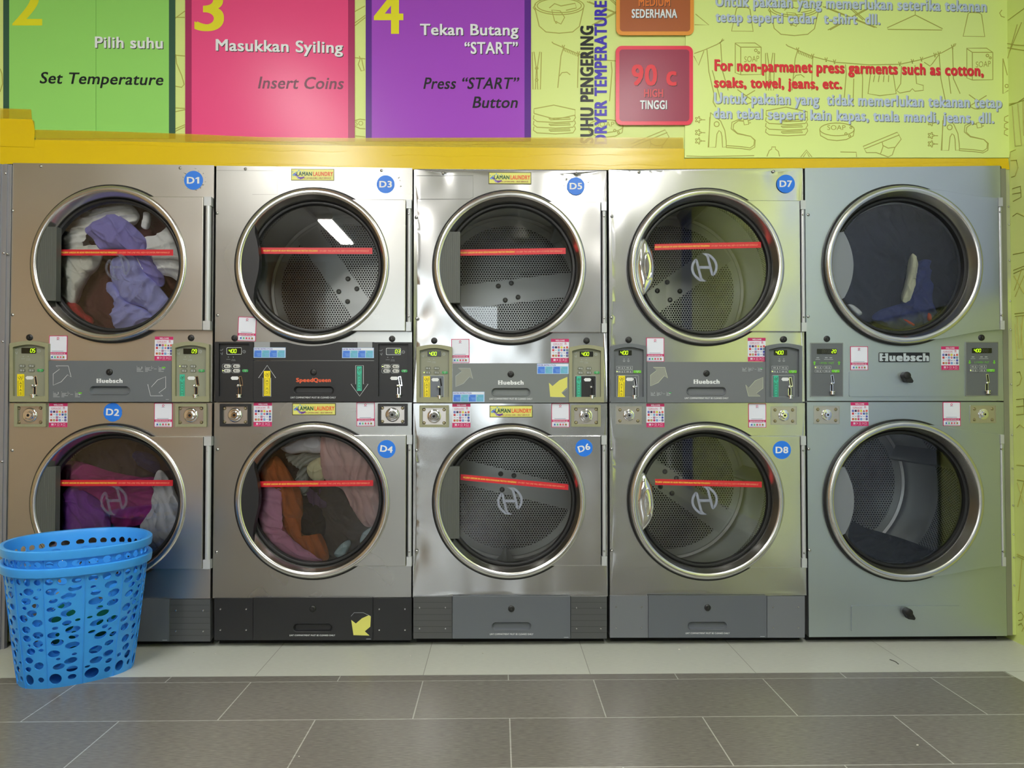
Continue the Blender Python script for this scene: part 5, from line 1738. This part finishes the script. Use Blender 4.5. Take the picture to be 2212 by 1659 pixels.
(p, q) = c7([(862, 875), (1315, 875)]); m.text('LINT COMPARTMENT MUST BE CLEANED DAILY', p[0], q[0], p[1], 3.8, WHX, 1, bold=.008, res=2)
arrows(m, c7, (505, 545, 683, 740), (1494, 650, 1674, 845), ARF, mat('arrow edge', (200, 206, 180), .4))
small_steps(m, *c7([(508, 800)])[0], .72, GRN); small_steps(m, *c7([(1458, 545)])[0], .72, GRN)
d = m.build('lint_drawer', t4, sharp=30)
X, Z = U(*c7([(1087, 608)])[0], -.012); put(LOCK, d, X, -.012, Z, .5)
stick('payment_sticker', t4, *bx(c7, 467, 240, 643, 485), 0); stick('welcome_sticker', t4, *bx(c7, 1518, 238, 1700, 486), 0)
stick('welcome_sticker', t4, *bx(c7, 467, 922, 645, 1168), 0); stick('payment_sticker', t4, *bx(c7, 1525, 923, 1703, 1170), 0)
num_sticker(t4, 1697.5, 397, 19.7, 'D7', 0, -.0008); num_sticker(t4, 1689, 972, 19.7, 'D8', 0, -.0246)
kick_panels(t4, 1317.5, 1400, 1657, 1738.5, 1287, 1377.5, GREY4, GREYB, (1528.5, 1312.5), (1486, 1343, 1570, 1360), (1481, 1576, 1369.5), None)

# ---- the unnumbered one on the right
t5, (u5, l5) = dryer(5, 'rightmost stacked dryer without number stickers, satin steel, knobbed lint drawers, black name badge',
                     1743, 2168, 363, 358, 867, 1375, 1375, (1957, 570, 171), (1959.5, 1082, 171), S5, .05,
                     [(1746, 464), (1746, 684), (1747, 970), (1749, 1189)], [(1786, 732), (2120, 729.5)])
door(t5, 1957, 570, 171, 2158, 427, 712, 'lens', curved=True, hx=(2159, 2168))
door(t5, 1959.5, 1082, 171, 2162, 939, 1223, 'lens', curved=True, hx=(2163, 2171))
drum(t5, u5[0], u5[1], .9); drum(t5, l5[0], l5[1], 1.75)
control(t5, *bx(c8, 100, 290, 440, 852), 'flat', '20', 'r', None, 'L', lit=0)
control(t5, *bx(c8, 1712, 281, 2052, 845), 'flat', '400', 'l', None, 'R', lit=2)
coin_box(t5, *bx(c8, 133, 944, 405, 1135), 'steel'); coin_box(t5, *bx(c8, 1760, 940, 2030, 1126), 'steel')


def steel_drawer(r, knob, c):
    a, b, d_, e = bx(c, *r)
    m = MB(y=-.006); m.pplate(rr(a, b, d_, e, 2.5, 4), [], -.006, -.0005, S5)
    d = m.build('lint_drawer', t5, bevel=.0022)
    X, Z = U(*c([knob])[0], -.012)
    m = MB(pix=False)
    m.lathe(X, Z, [(.0001, -.036), (.010, -.036), (.0145, -.034), (.0155, -.028), (.0145, -.012), (.015, -.006)], BLACK, 24)
    o = [(X - .012, Z - .004), (X - .004, Z - .026), (X + .022, Z - .030), (X + .026, Z - .022), (X + .014, Z - .002)]
    m.plate(o, [], -.032, -.008, BLACK); m.build('drawer_knob', d, 'black turning knob', bevel=.002)


steel_drawer((505, 582, 1643, 848), (1078, 632), c8)
ck5 = crop(1730, 1260, 4.158)
steel_drawer((457, 203, 1437, 435), (950, 252), ck5)
a, b, d_, e = bx(c8, 812, 391, 1337, 491)
m = MB(y=-.003); m.pplate(rr(a, b, d_, e, 1.5, 3), [], -.003, -.0005, mat('badge black', (22, 24, 30), .3))
m.text('Huebsch', a + 2.5, d_ - 3, e - 2.6, e - b - 5, mat('badge silver', (196, 206, 214), .35, .3), 1, bold=.06)
for u in (0, .094):
    m.rect(a + 2 + u * (d_ - a), b + 2.4, a + 2 + (u + .066) * (d_ - a), b + 5.2, mat('badge silver', (196, 206, 214)), 2); m.rect(a + 2 + u * (d_ - a), e - 5.2, a + 2 + (u + .066) * (d_ - a), e - 2.4, mat('badge silver', (196, 206, 214)), 2)
m.build('name_badge', t5, 'black badge with raised silver lettering')
stick('payment_sticker', t5, *bx(c8, 515, 327, 695, 577), 0); stick('welcome_sticker', t5, *bx(c8, 1457, 325, 1640, 577), 0)
stick('welcome_sticker', t5, *bx(c8, 518, 908, 700, 1157), 0); stick('payment_sticker', t5, *bx(c8, 1475, 905, 1657, 1155), 0)
# ================================================================ laundry inside the drums
def cloth_mat(name, rgb):
    m = mat(name, rgb, .92, spec=.15)
    if not m.get('done'):
        add_bump(m, 420, .25, .001); add_bump(m, 30, .35, .012); m['done'] = 1
    return m


def garment(name, label, rgb, lumps, yp=.075, th=.035, ang=60, freq=38, amp=.010, group=None, cat='clothes'):
    """folded cloth seen through the door: rounded, creased lumps over the given outlines"""
    m = MB(pix=False); mt = cloth_mat('cloth %d %d %d' % rgb, rgb)
    sd = random.random() * 50
    ca, sa = math.cos(math.radians(ang)), math.sin(math.radians(ang))

    def fold(x, z):
        s = (x * ca + z * sa) * freq * 2.4
        w_ = noise.noise(Vector((x * 9, z * 9, sd))) * 3.0 + noise.noise(Vector((x * 3, z * 3, sd + 7))) * 4
        r = 1 - abs(math.sin(s + w_))
        t = 1 - abs(math.sin(s * .37 + 2.3 * noise.noise(Vector((x * 14, z * 14, sd + 3)))))
        q = 1 - abs(math.sin((x * sa - z * ca) * freq * .9 + 5 * noise.noise(Vector((x * 17, z * 17, sd + 5)))))
        return amp * (-(r * r * 1.1) - t ** 3 * 1.0 - .35 * q ** 4 + .8) - amp * .8 * noise.noise(Vector((x * 24, z * 24, sd)))
    for i, o in enumerate(lumps):
        q = smooth_loop([U(*p, yp) for p in o], 150)
        if area(q) < 0:
            q.reverse()
        m.pillow(q, yp + .03 + .012 * i, th, mt, back=.03, rings=30, fold=fold, flat=True)
    o = m.build(name, None, label, cat, group, origin=(m.v[0][0], m.v[0][1] + .05, m.v[0][2]), sharp=180)
    return o


a = crop(0, 370, 4.254)
LD1 = 'laundry in dryer D1'
garment('towel', 'dark maroon cloth filling the back of dryer D1', (97, 61, 61), [[(255 + 148 * math.cos(t), 575 + 148 * math.sin(t)) for t in [i * pi / 8 for i in range(16)]]], 0.168, .05, 30, 22, .02, LD1)
garment('shirt', 'off-white shirt at upper left behind the glass of D1', (246, 246, 240), [a([(530, 590), (600, 480), (720, 370), (850, 300), (1000, 275), (1160, 285), (1250, 390), (1190, 480), (1050, 420), (900, 450), (760, 540), (740, 660), (720, 740), (560, 740)])], 0.093, .045, 100, 42, .013, LD1)
garment('shirt', 'off-white sleeve hanging down the left side in dryer D1', (246, 246, 233), [a([(520, 760), (700, 680), (890, 670), (900, 770), (850, 880), (780, 950), (700, 1090), (650, 1215), (570, 1200), (525, 1090)])], 0.063, .035, 20, 30, .009, LD1)
garment('sweatshirt', 'lavender sweatshirt across the upper middle in dryer D1', (153, 148, 218), [a([(750, 540), (790, 470), (1000, 380), (1090, 410), (1210, 500), (1310, 620), (1300, 720), (1250, 800), (1100, 720), (900, 715), (820, 610)]), a([(1180, 600), (1300, 620), (1330, 760), (1460, 960), (1440, 1050), (1320, 970), (1230, 800)])], 0.053, .035, 50, 26, .010, LD1)
garment('sweatshirt', 'pale blue-lavender sweatshirt at lower right in dryer D1', (179, 184, 246), [a([(1020, 790), (1200, 760), (1290, 900), (1440, 1060), (1540, 1220), (1420, 1350), (1300, 1250), (1120, 1180), (1010, 1020), (980, 900)]), a([(940, 1010), (1010, 1020), (1130, 1180), (1300, 1260), (1400, 1360), (1240, 1430), (1040, 1460), (990, 1320), (1010, 1190), (940, 1070)])], 0.053, .04, -45, 24, .012, LD1)
garment('towel', 'white towel at the right edge behind the glass of D1', (246, 246, 244), [a([(1300, 600), (1420, 570), (1540, 480), (1590, 650), (1660, 850), (1630, 1000), (1540, 960), (1450, 930), (1370, 800), (1290, 720)])], 0.078, .035, 80, 28, .010, LD1)
garment('cloth', 'red cloth at the bottom left in dryer D1', (200, 52, 61), [a([(570, 1205), (650, 1200), (720, 1290), (800, 1340), (810, 1395), (700, 1340), (620, 1270)])], 0.058, .02, 40, 40, .006, LD1)
garment('cloth', 'short white strap at upper right in dryer D1', (246, 246, 246), [a([(1290, 360), (1340, 368), (1335, 460), (1310, 515), (1270, 495), (1282, 420)])], 0.058, .012, 80, 40, .003, LD1)
garment('cloth', 'white cord running down the lavender sweatshirt in D1', (246, 246, 242), [a([(1020, 385), (1060, 395), (1130, 520), (1210, 650), (1250, 790), (1310, 900), (1290, 910), (1230, 800), (1180, 650), (1100, 520)])], 0.050, .008, 80, 5, .001, LD1)

b = crop(0, 880, 3.95)
LD2 = 'laundry in dryer D2'
garment('towel', 'charcoal cloth filling the top of dryer D2', (72, 63, 72), [[(253 + 148 * math.cos(t), 1095 + 148 * math.sin(t)) for t in [i * pi / 8 for i in range(16)]]], 0.158, .06, 10, 20, .02, LD2)
garment('cloth', 'navy cloth at upper right in dryer D2', (59, 59, 97), [b([(1120, 380), (1250, 400), (1320, 470), (1330, 570), (1220, 540), (1130, 470)])], 0.098, .03, 60, 30, .01, LD2)
garment('blanket', 'magenta blanket across the middle of dryer D2', (191, 65, 146), [b([(470, 520), (600, 460), (900, 550), (1150, 600), (1310, 620), (1330, 820), (1230, 980), (1000, 1040), (850, 960), (690, 740), (480, 660)])], 0.093, .04, -60, 26, .015, LD2)
garment('blanket', 'violet blanket at lower left in dryer D2', (159, 81, 191), [b([(510, 760), (590, 690), (780, 780), (880, 900), (900, 1060), (760, 1120), (520, 1080)])], 0.053, .04, 30, 26, .012, LD2)
garment('towel', 'white towel at right in dryer D2 above the blue basket', (242, 242, 246), [b([(1290, 600), (1350, 545), (1450, 690), (1520, 900), (1500, 1060), (1350, 1200), (1270, 1240), (1170, 1040), (1270, 850)])], 0.068, .035, 20, 34, .014, LD2)

c = crop(450, 880, 3.95)
LD4 = 'laundry in dryer D4'
garment('towel', 'dark brown towel filling dryer D4', (76, 65, 59), [[(685 + 146 * math.cos(t), 1080 + 146 * math.sin(t)) for t in [i * pi / 8 for i in range(16)]]], 0.158, .06, 40, 20, .02, LD4)
garment('shirt', 'rust orange shirt down the left middle of dryer D4', (200, 115, 63), [c([(410, 570), (545, 420), (640, 510), (700, 610), (760, 700), (790, 830), (770, 960), (620, 940), (600, 720), (420, 630)]), c([(590, 900), (770, 920), (750, 1060), (840, 1120), (940, 1100), (1010, 1300), (900, 1320), (720, 1190), (600, 1000)])], 0.063, .035, 20, 34, .011, LD4)
garment('shirt', 'rose pink shirt at lower left in dryer D4', (231, 166, 200), [c([(430, 690), (600, 680), (625, 860), (610, 970), (650, 1090), (780, 1210), (960, 1325), (800, 1340), (620, 1260), (480, 1130), (410, 960)])], 0.053, .035, 70, 36, .010, LD4)
garment('blouse', 'pale dusty pink blouse hanging at right in dryer D4', (231, 191, 188), [c([(950, 255), (1060, 255), (1170, 310), (1320, 430), (1450, 600), (1480, 800), (1430, 1000), (1340, 1030), (1270, 960), (1200, 840), (1130, 710), (1030, 660), (955, 560)])], 0.068, .035, 10, 36, .012, LD4)
garment('shirt', 'light grey shirt at the top of dryer D4', (233, 235, 246), [c([(600, 340), (750, 270), (900, 245), (965, 290), (960, 390), (800, 390), (680, 400)])], 0.078, .03, 60, 20, .006, LD4)
garment('cloth', 'grey patterned cloth in the upper middle of dryer D4', (171, 175, 168), [c([(640, 400), (740, 410), (830, 380), (960, 420), (850, 520), (840, 740), (760, 740), (730, 640), (770, 540), (680, 470)])], 0.108, .035, 120, 70, .016, LD4)
garment('cloth', 'beige cloth beside the dusty pink blouse in D4', (246, 242, 200), [c([(825, 540), (860, 470), (960, 440), (970, 630), (870, 620)])], 0.083, .03, 30, 24, .005, LD4)
garment('shirt', 'black shirt at the centre of dryer D4', (36, 35, 37), [c([(760, 900), (840, 820), (960, 880), (980, 1090), (850, 1120), (750, 1030)])], 0.108, .04, 30, 24, .01, LD4)
garment('cloth', 'dark violet cloth below the red strip in D4', (106, 85, 115), [c([(830, 680), (940, 690), (1000, 830), (960, 880), (870, 870), (830, 760)])], 0.118, .03, 10, 40, .01, LD4)
garment('cloth', 'pale teal cloth at the lower right of dryer D4', (193, 222, 231), [c([(1060, 1265), (1120, 1180), (1185, 1145), (1200, 1190), (1130, 1300)])], 0.058, .02, 60, 30, .005, LD4)
garment('cloth', 'small pale teal corner by the rim in D4', (193, 218, 227), [c([(1280, 1150), (1310, 1080), (1390, 1030), (1380, 1090), (1300, 1170)])], 0.058, .015, 60, 30, .004, LD4)

e5 = crop(1730, 340, 3.95)
LD9 = 'laundry in the rightmost upper dryer'
garment('jacket', 'dark blue jacket low in the rightmost upper dryer', (65, 76, 139), [e5([(640, 1370), (720, 1290), (880, 1250), (960, 1100), (1030, 890), (1120, 890), (1150, 1150), (1160, 1400), (1000, 1460), (800, 1450)])], 0.088, .05, 70, 24, .015, LD9)
garment('cloth', 'cream folded strip standing against the dark blue jacket', (246, 246, 215), [e5([(985, 810), (1035, 890), (1015, 1000), (1000, 1100), (965, 1220), (900, 1215), (930, 1100), (955, 980)])], 0.058, .02, 0, 46, .008, LD9)
garment('cloth', 'red trim sticking out right of the dark blue jacket', (215, 70, 85), [e5([(1095, 1220), (1110, 1230), (1150, 1370), (1120, 1385), (1105, 1330)])], 0.063, .012, 30, 10, .002, LD9)
garment('cloth', 'red trim below the dark blue jacket', (215, 70, 85), [e5([(900, 1375), (930, 1380), (1000, 1420), (985, 1430), (920, 1400)])], 0.050, .012, 30, 10, .002, LD9)
garment('cloth', 'white cloth corner at lower left in the rightmost upper dryer', (233, 238, 246), [e5([(430, 1250), (480, 1255), (550, 1320), (520, 1345), (470, 1310)])], 0.058, .015, 30, 20, .003, LD9)
garment('towel', 'added dark slate cloth backing the glass of the rightmost upper dryer', (40, 44, 56), [[(1951 + 142 * math.cos(t), 573 + 142 * math.sin(t)) for t in [i * pi / 8 for i in range(16)]]], 0.168, .05, 30, 20, .012, LD9)  # dark backing cloth added so the boards' reflection shows in the glass
f5 = crop(1730, 880, 3.95)
garment('cloth', 'black lump at the bottom of the rightmost lower dryer', (36, 37, 38), [f5([(470, 990), (560, 1030), (800, 1100), (1010, 1170), (1170, 1240), (1080, 1330), (800, 1340), (560, 1260), (440, 1130)])], 0.078, .05, -60, 26, .012)  # plain lump for a black form whose nature is left open

# ================================================================ the two nested baskets
BB = mat('basket blue', (66, 166, 255), .34, spec=.5)
add_bump(BB, 90, .03, .002)


def basket(name, label, cx, cy, zb, ht, wall_hi, lip, seed, group):
    t = thing(name, (cx[0], cy[0], zb), label, 'basket', group)
    th = .608
    ct, st = math.cos(th), math.sin(th)

    def W(u, z, off=0.0):
        """u around 0..1, z height 0..ht on the tapering oval wall"""
        k = z / ht; s = k ** .9
        a = .180 + (.222 - .180) * s + off; b_ = .130 + (.216 - .130) * s + off
        n = 2.25
        c_, s_ = math.cos(2 * pi * u), math.sin(2 * pi * u)
        x = a * math.copysign(abs(c_) ** (2 / n), c_); y = b_ * math.copysign(abs(s_) ** (2 / n), s_)
        ox = cx[0] + (cx[1] - cx[0]) * s; oy = cy[0] + (cy[1] - cy[0]) * s
        return (ox + x * ct - y * st, oy + x * st + y * ct, zb + z)
    rnd = random.Random(seed)
    LEN = 1.12                                   # metres around, for laying out holes
    holes = []

    def tryh(u, z, rx, rz, tilt):
        for (U_, Z_, RX, RZ, T_) in holes:
            du = abs(u - U_); du = min(du, 1 - du) * LEN; dz = abs(z - Z_)
            if math.hypot(du / (rx + RX + .005), dz / (rz + RZ + .005)) < 1.0:
                return
        for k in range(12):                      # keep the vertical seams whole
            if abs(((u - k / 12 + .5) % 1) - .5) * LEN < rx + .004:
                return
        holes.append((u, z, rx, rz, tilt))
    for k in range(24):
        r = (.019, .011)[k % 2]; tryh((k + .5) / 24, .034, r, r * (1.05 if k % 2 == 0 else .9), .3)
    for k in range(36):
        tryh((k + .5) / 36, ht - .048, (.0104, .0112, .0098)[k % 3], (.0105, .013, .010)[k % 3], .2)
    for big in range(5):
        for _ in range(1500):
            r = (.0175, .0145, .0118, .009, .0062)[big]
            z = rnd.uniform(.062, ht - .068)
            tryh(rnd.random(), z, r, r * rnd.uniform(.62, .8), rnd.uniform(.15, .6))
    pts = []; ed = []
    NU = 144; zs = [0, ht * .12, ht * .25, ht * .38, ht * .5, ht * .62, ht * .75, ht * .88, wall_hi]
    for z in (0, wall_hi):
        bidx = len(pts); pts += [Vector((i / NU, z)) for i in range(NU + 1)]
        ed += [(bidx + i, bidx + i + 1) for i in range(NU)]
    for z in zs[1:-1]:
        for i in range(NU + 1):
            u = i / NU
            if not any(math.hypot(min(abs(u - h[0]), 1) * LEN / (h[2] + .003), (z - h[1]) / (h[3] + .003)) < 1 for h in holes):
                pts.append(Vector((u, z)))
    for i in (0, NU):
        ii = [k for k, p in enumerate(pts) if abs(p.x - i / NU) < 1e-6]
        ii.sort(key=lambda k: pts[k].y)
        ed += [(ii[k], ii[k + 1]) for k in range(len(ii) - 1)]
    for u, z, rx, rz, tl in holes:
        bidx = len(pts); N_ = 18
        for i in range(N_):
            t_ = 2 * pi * i / N_
            ex, ez = rx * math.cos(t_), rz * math.sin(t_)
            dx = ex * math.cos(tl * .6) - ez * math.sin(tl * .6); dz = ex * math.sin(tl * .6) + ez * math.cos(tl * .6)
            pts.append(Vector((u + dx / LEN, z + dz)))
        ed += [(bidx + i, bidx + (i + 1) % N_) for i in range(N_)]
    V, E_, Fc, *_ = delaunay_2d_cdt(pts, ed, [], 0, 1e-7, False)
    keep = []
    for f in Fc:
        cu = sum(V[i].x for i in f) / 3; cz = sum(V[i].y for i in f) / 3
        ok = True
        for u, z, rx, rz, tl in holes:
            dx = (cu - u) * LEN; dz = cz - z
            if abs(dx) < .03 and abs(dz) < .03:
                g_ = tl * .6
                ex = dx * math.cos(g_) + dz * math.sin(g_); ez = -dx * math.sin(g_) + dz * math.cos(g_)
                if (ex / rx) ** 2 + (ez / rz) ** 2 < .985:
                    ok = False; break
        if ok:
            keep.append(tuple(f))
    m = MB(pix=False); nV = len(V)
    keep = [f if area([(V[i].x, V[i].y) for i in f]) > 0 else tuple(reversed(f)) for f in keep]
    m.add([W(p.x, p.y) for p in V], keep, BB, True)
    m.add([W(p.x, p.y, -.0032) for p in V], [tuple(reversed(f)) for f in keep], BB, True)
    cnt = {}
    for f in keep:
        for i in range(3):
            a_, b_ = f[i], f[(i + 1) % 3]
            cnt[(a_, b_)] = 1
    rim_f = [(a_, a_ + nV, b_ + nV, b_) for (a_, b_) in cnt if (b_, a_) not in cnt and not (abs(V[a_].x - V[b_].x) < 1e-6 and (V[a_].x < 1e-6 or V[a_].x > 1 - 1e-6))]
    for f in rim_f:
        m.f.append(f); m.mi.append(0); m.sm.append(False)
    n = NU
    m.add([W(i / n, 0.0) for i in range(n)] + [W(i / n, .010, -.004) for i in range(n)], [tuple(range(n - 1, -1, -1)), tuple(range(n, 2 * n))], BB)
    m.build('perforated_wall', t, origin=(cx[0], cy[0], zb), sharp=35)
    # slim vertical seams
    m = MB(pix=False)
    for k in range(12):
        m.tube([W(k / 12, z, .0012) for z in [wall_hi * i / 10 for i in range(11)]], .0013, BB, 6)
    m.build('moulded_seam', t, origin=(cx[0], cy[0], zb))
    # rolled rim
    m = MB(pix=False)
    prof = [(-.003, ht - .026), (.004, ht - .030), (.0125, ht - .030), (.0135, ht - .012), (.012, ht - .003), (.006, ht), (-.002, ht - .002), (-.004, ht - .010)]
    vs = []; n = 120
    for o_, z in prof:
        for i in range(n):
            x, y, _ = W(i / n, min(z, ht), o_ * (1 if lip else 1)); vs.append((x, y, zb + z))
    fs = []
    K = len(prof)
    for k in range(K):
        for i in range(n):
            j = (i + 1) % n; kk = (k + 1) % K
            fs.append((k * n + i, k * n + j, kk * n + j, kk * n + i))
    m.add(vs, fs, BB, True); m.build('rim', t, origin=(cx[0], cy[0], zb), sharp=50)
    return t


BX0, BY0 = (-1.516, -1.493), (-.257, -.303)
HT = .432
basket('laundry_basket', 'lower blue oval plastic laundry basket standing on the floor, outer of the nested two', BX0, BY0, .0, HT, HT - .02, True, 5, 'nested blue laundry baskets')
basket('laundry_basket', 'upper blue oval plastic laundry basket nested inside the lower one, higher rim', BX0, BY0, .057, HT, HT - .02, True, 11, 'nested blue laundry baskets')

m = MB(pix=False)
q = [(BX0[0] + .02 + .125 * math.cos(t_), .115 + .085 * math.sin(t_)) for t_ in [2 * pi * i / 60 for i in range(60)]]
gm = cloth_mat('green bag', (20, 112, 84))
m.pillow(q, BY0[0] - .01, .085, gm, back=.08, rings=14, fold=lambda x, z: -.008 * math.sin(x * 40 + z * 25))
m.v = [(x, y, z + .062) for x, y, z in m.v]
m.build('green_bundle', None, 'dark green bundle inside the baskets, seen through their holes', 'bag', origin=(BX0[0] + .02, BY0[0], .09))

# ================================================================ crumbs of lint and a loose thread on the tiles
LINT = mat('lint', (214, 212, 204), .9)
m = MB(pix=False)
m.pillow(smooth_loop([(-.003, -.001), (0, -.0022), (.0034, 0), (.001, .002), (-.002, .0018)], 10), 0, .0015, LINT, rings=3)
m.v = [(x, z, y + .0016) for x, y, z in m.v]
LP_ = m.build('lint_crumb'); COL.objects.unlink(LP_)
spots = [((465.6, 1412.6), 'lint crumb on the light tile before dryer D4'), ((692, 1459), 'lint crumb on the tile edge left of the middle'),
         ((886, 1417), 'lint crumb on the light tile left of the middle dryer'), ((1002, 1395), 'lint crumb close under the middle dryer'),
         ((1043, 1412), 'lint crumb on the light tile before the middle dryer'), ((1178, 1411), 'lint crumb right of the middle on the light tile'),
         ((1223.5, 1443), 'lint crumb near the front edge of the light tiles'), ((1467, 1404), 'lint crumb before the dryer D8'),
         ((1484, 1400), 'lint crumb under the lint drawer below D8'), ((646, 1635), 'lint crumb on the dark tiles at the bottom'),
         ((1982, 1611), 'lint crumb on the dark tiles at lower right'), ((419, 1410), 'lint crumb on the light tile right of the baskets')]
for i, (p, lb) in enumerate(spots):
    X, Y = G(*p)
    o = LP_.copy(); COL.objects.link(o); o.location = (X, Y, 0); o.rotation_euler = (0, 0, i * 1.3); o.scale = [(.8, 1.3, 1)[i % 3]] * 3
    tag(o, lb, 'lint', 'lint crumbs on the floor')
m = MB(pix=False)
pp = [G(x, y) for x, y in ((1922, 1425.5), (1929, 1428), (1935, 1430.5), (1941, 1435.5))]
m.tube([(x, y, .0016) for x, y in pp], .0013, mat('thread', (60, 58, 52), .9), 6)
m.build('loose_thread', None, 'dark loose thread on the light tile before the rightmost dryer', 'thread', origin=(*pp[0], 0))
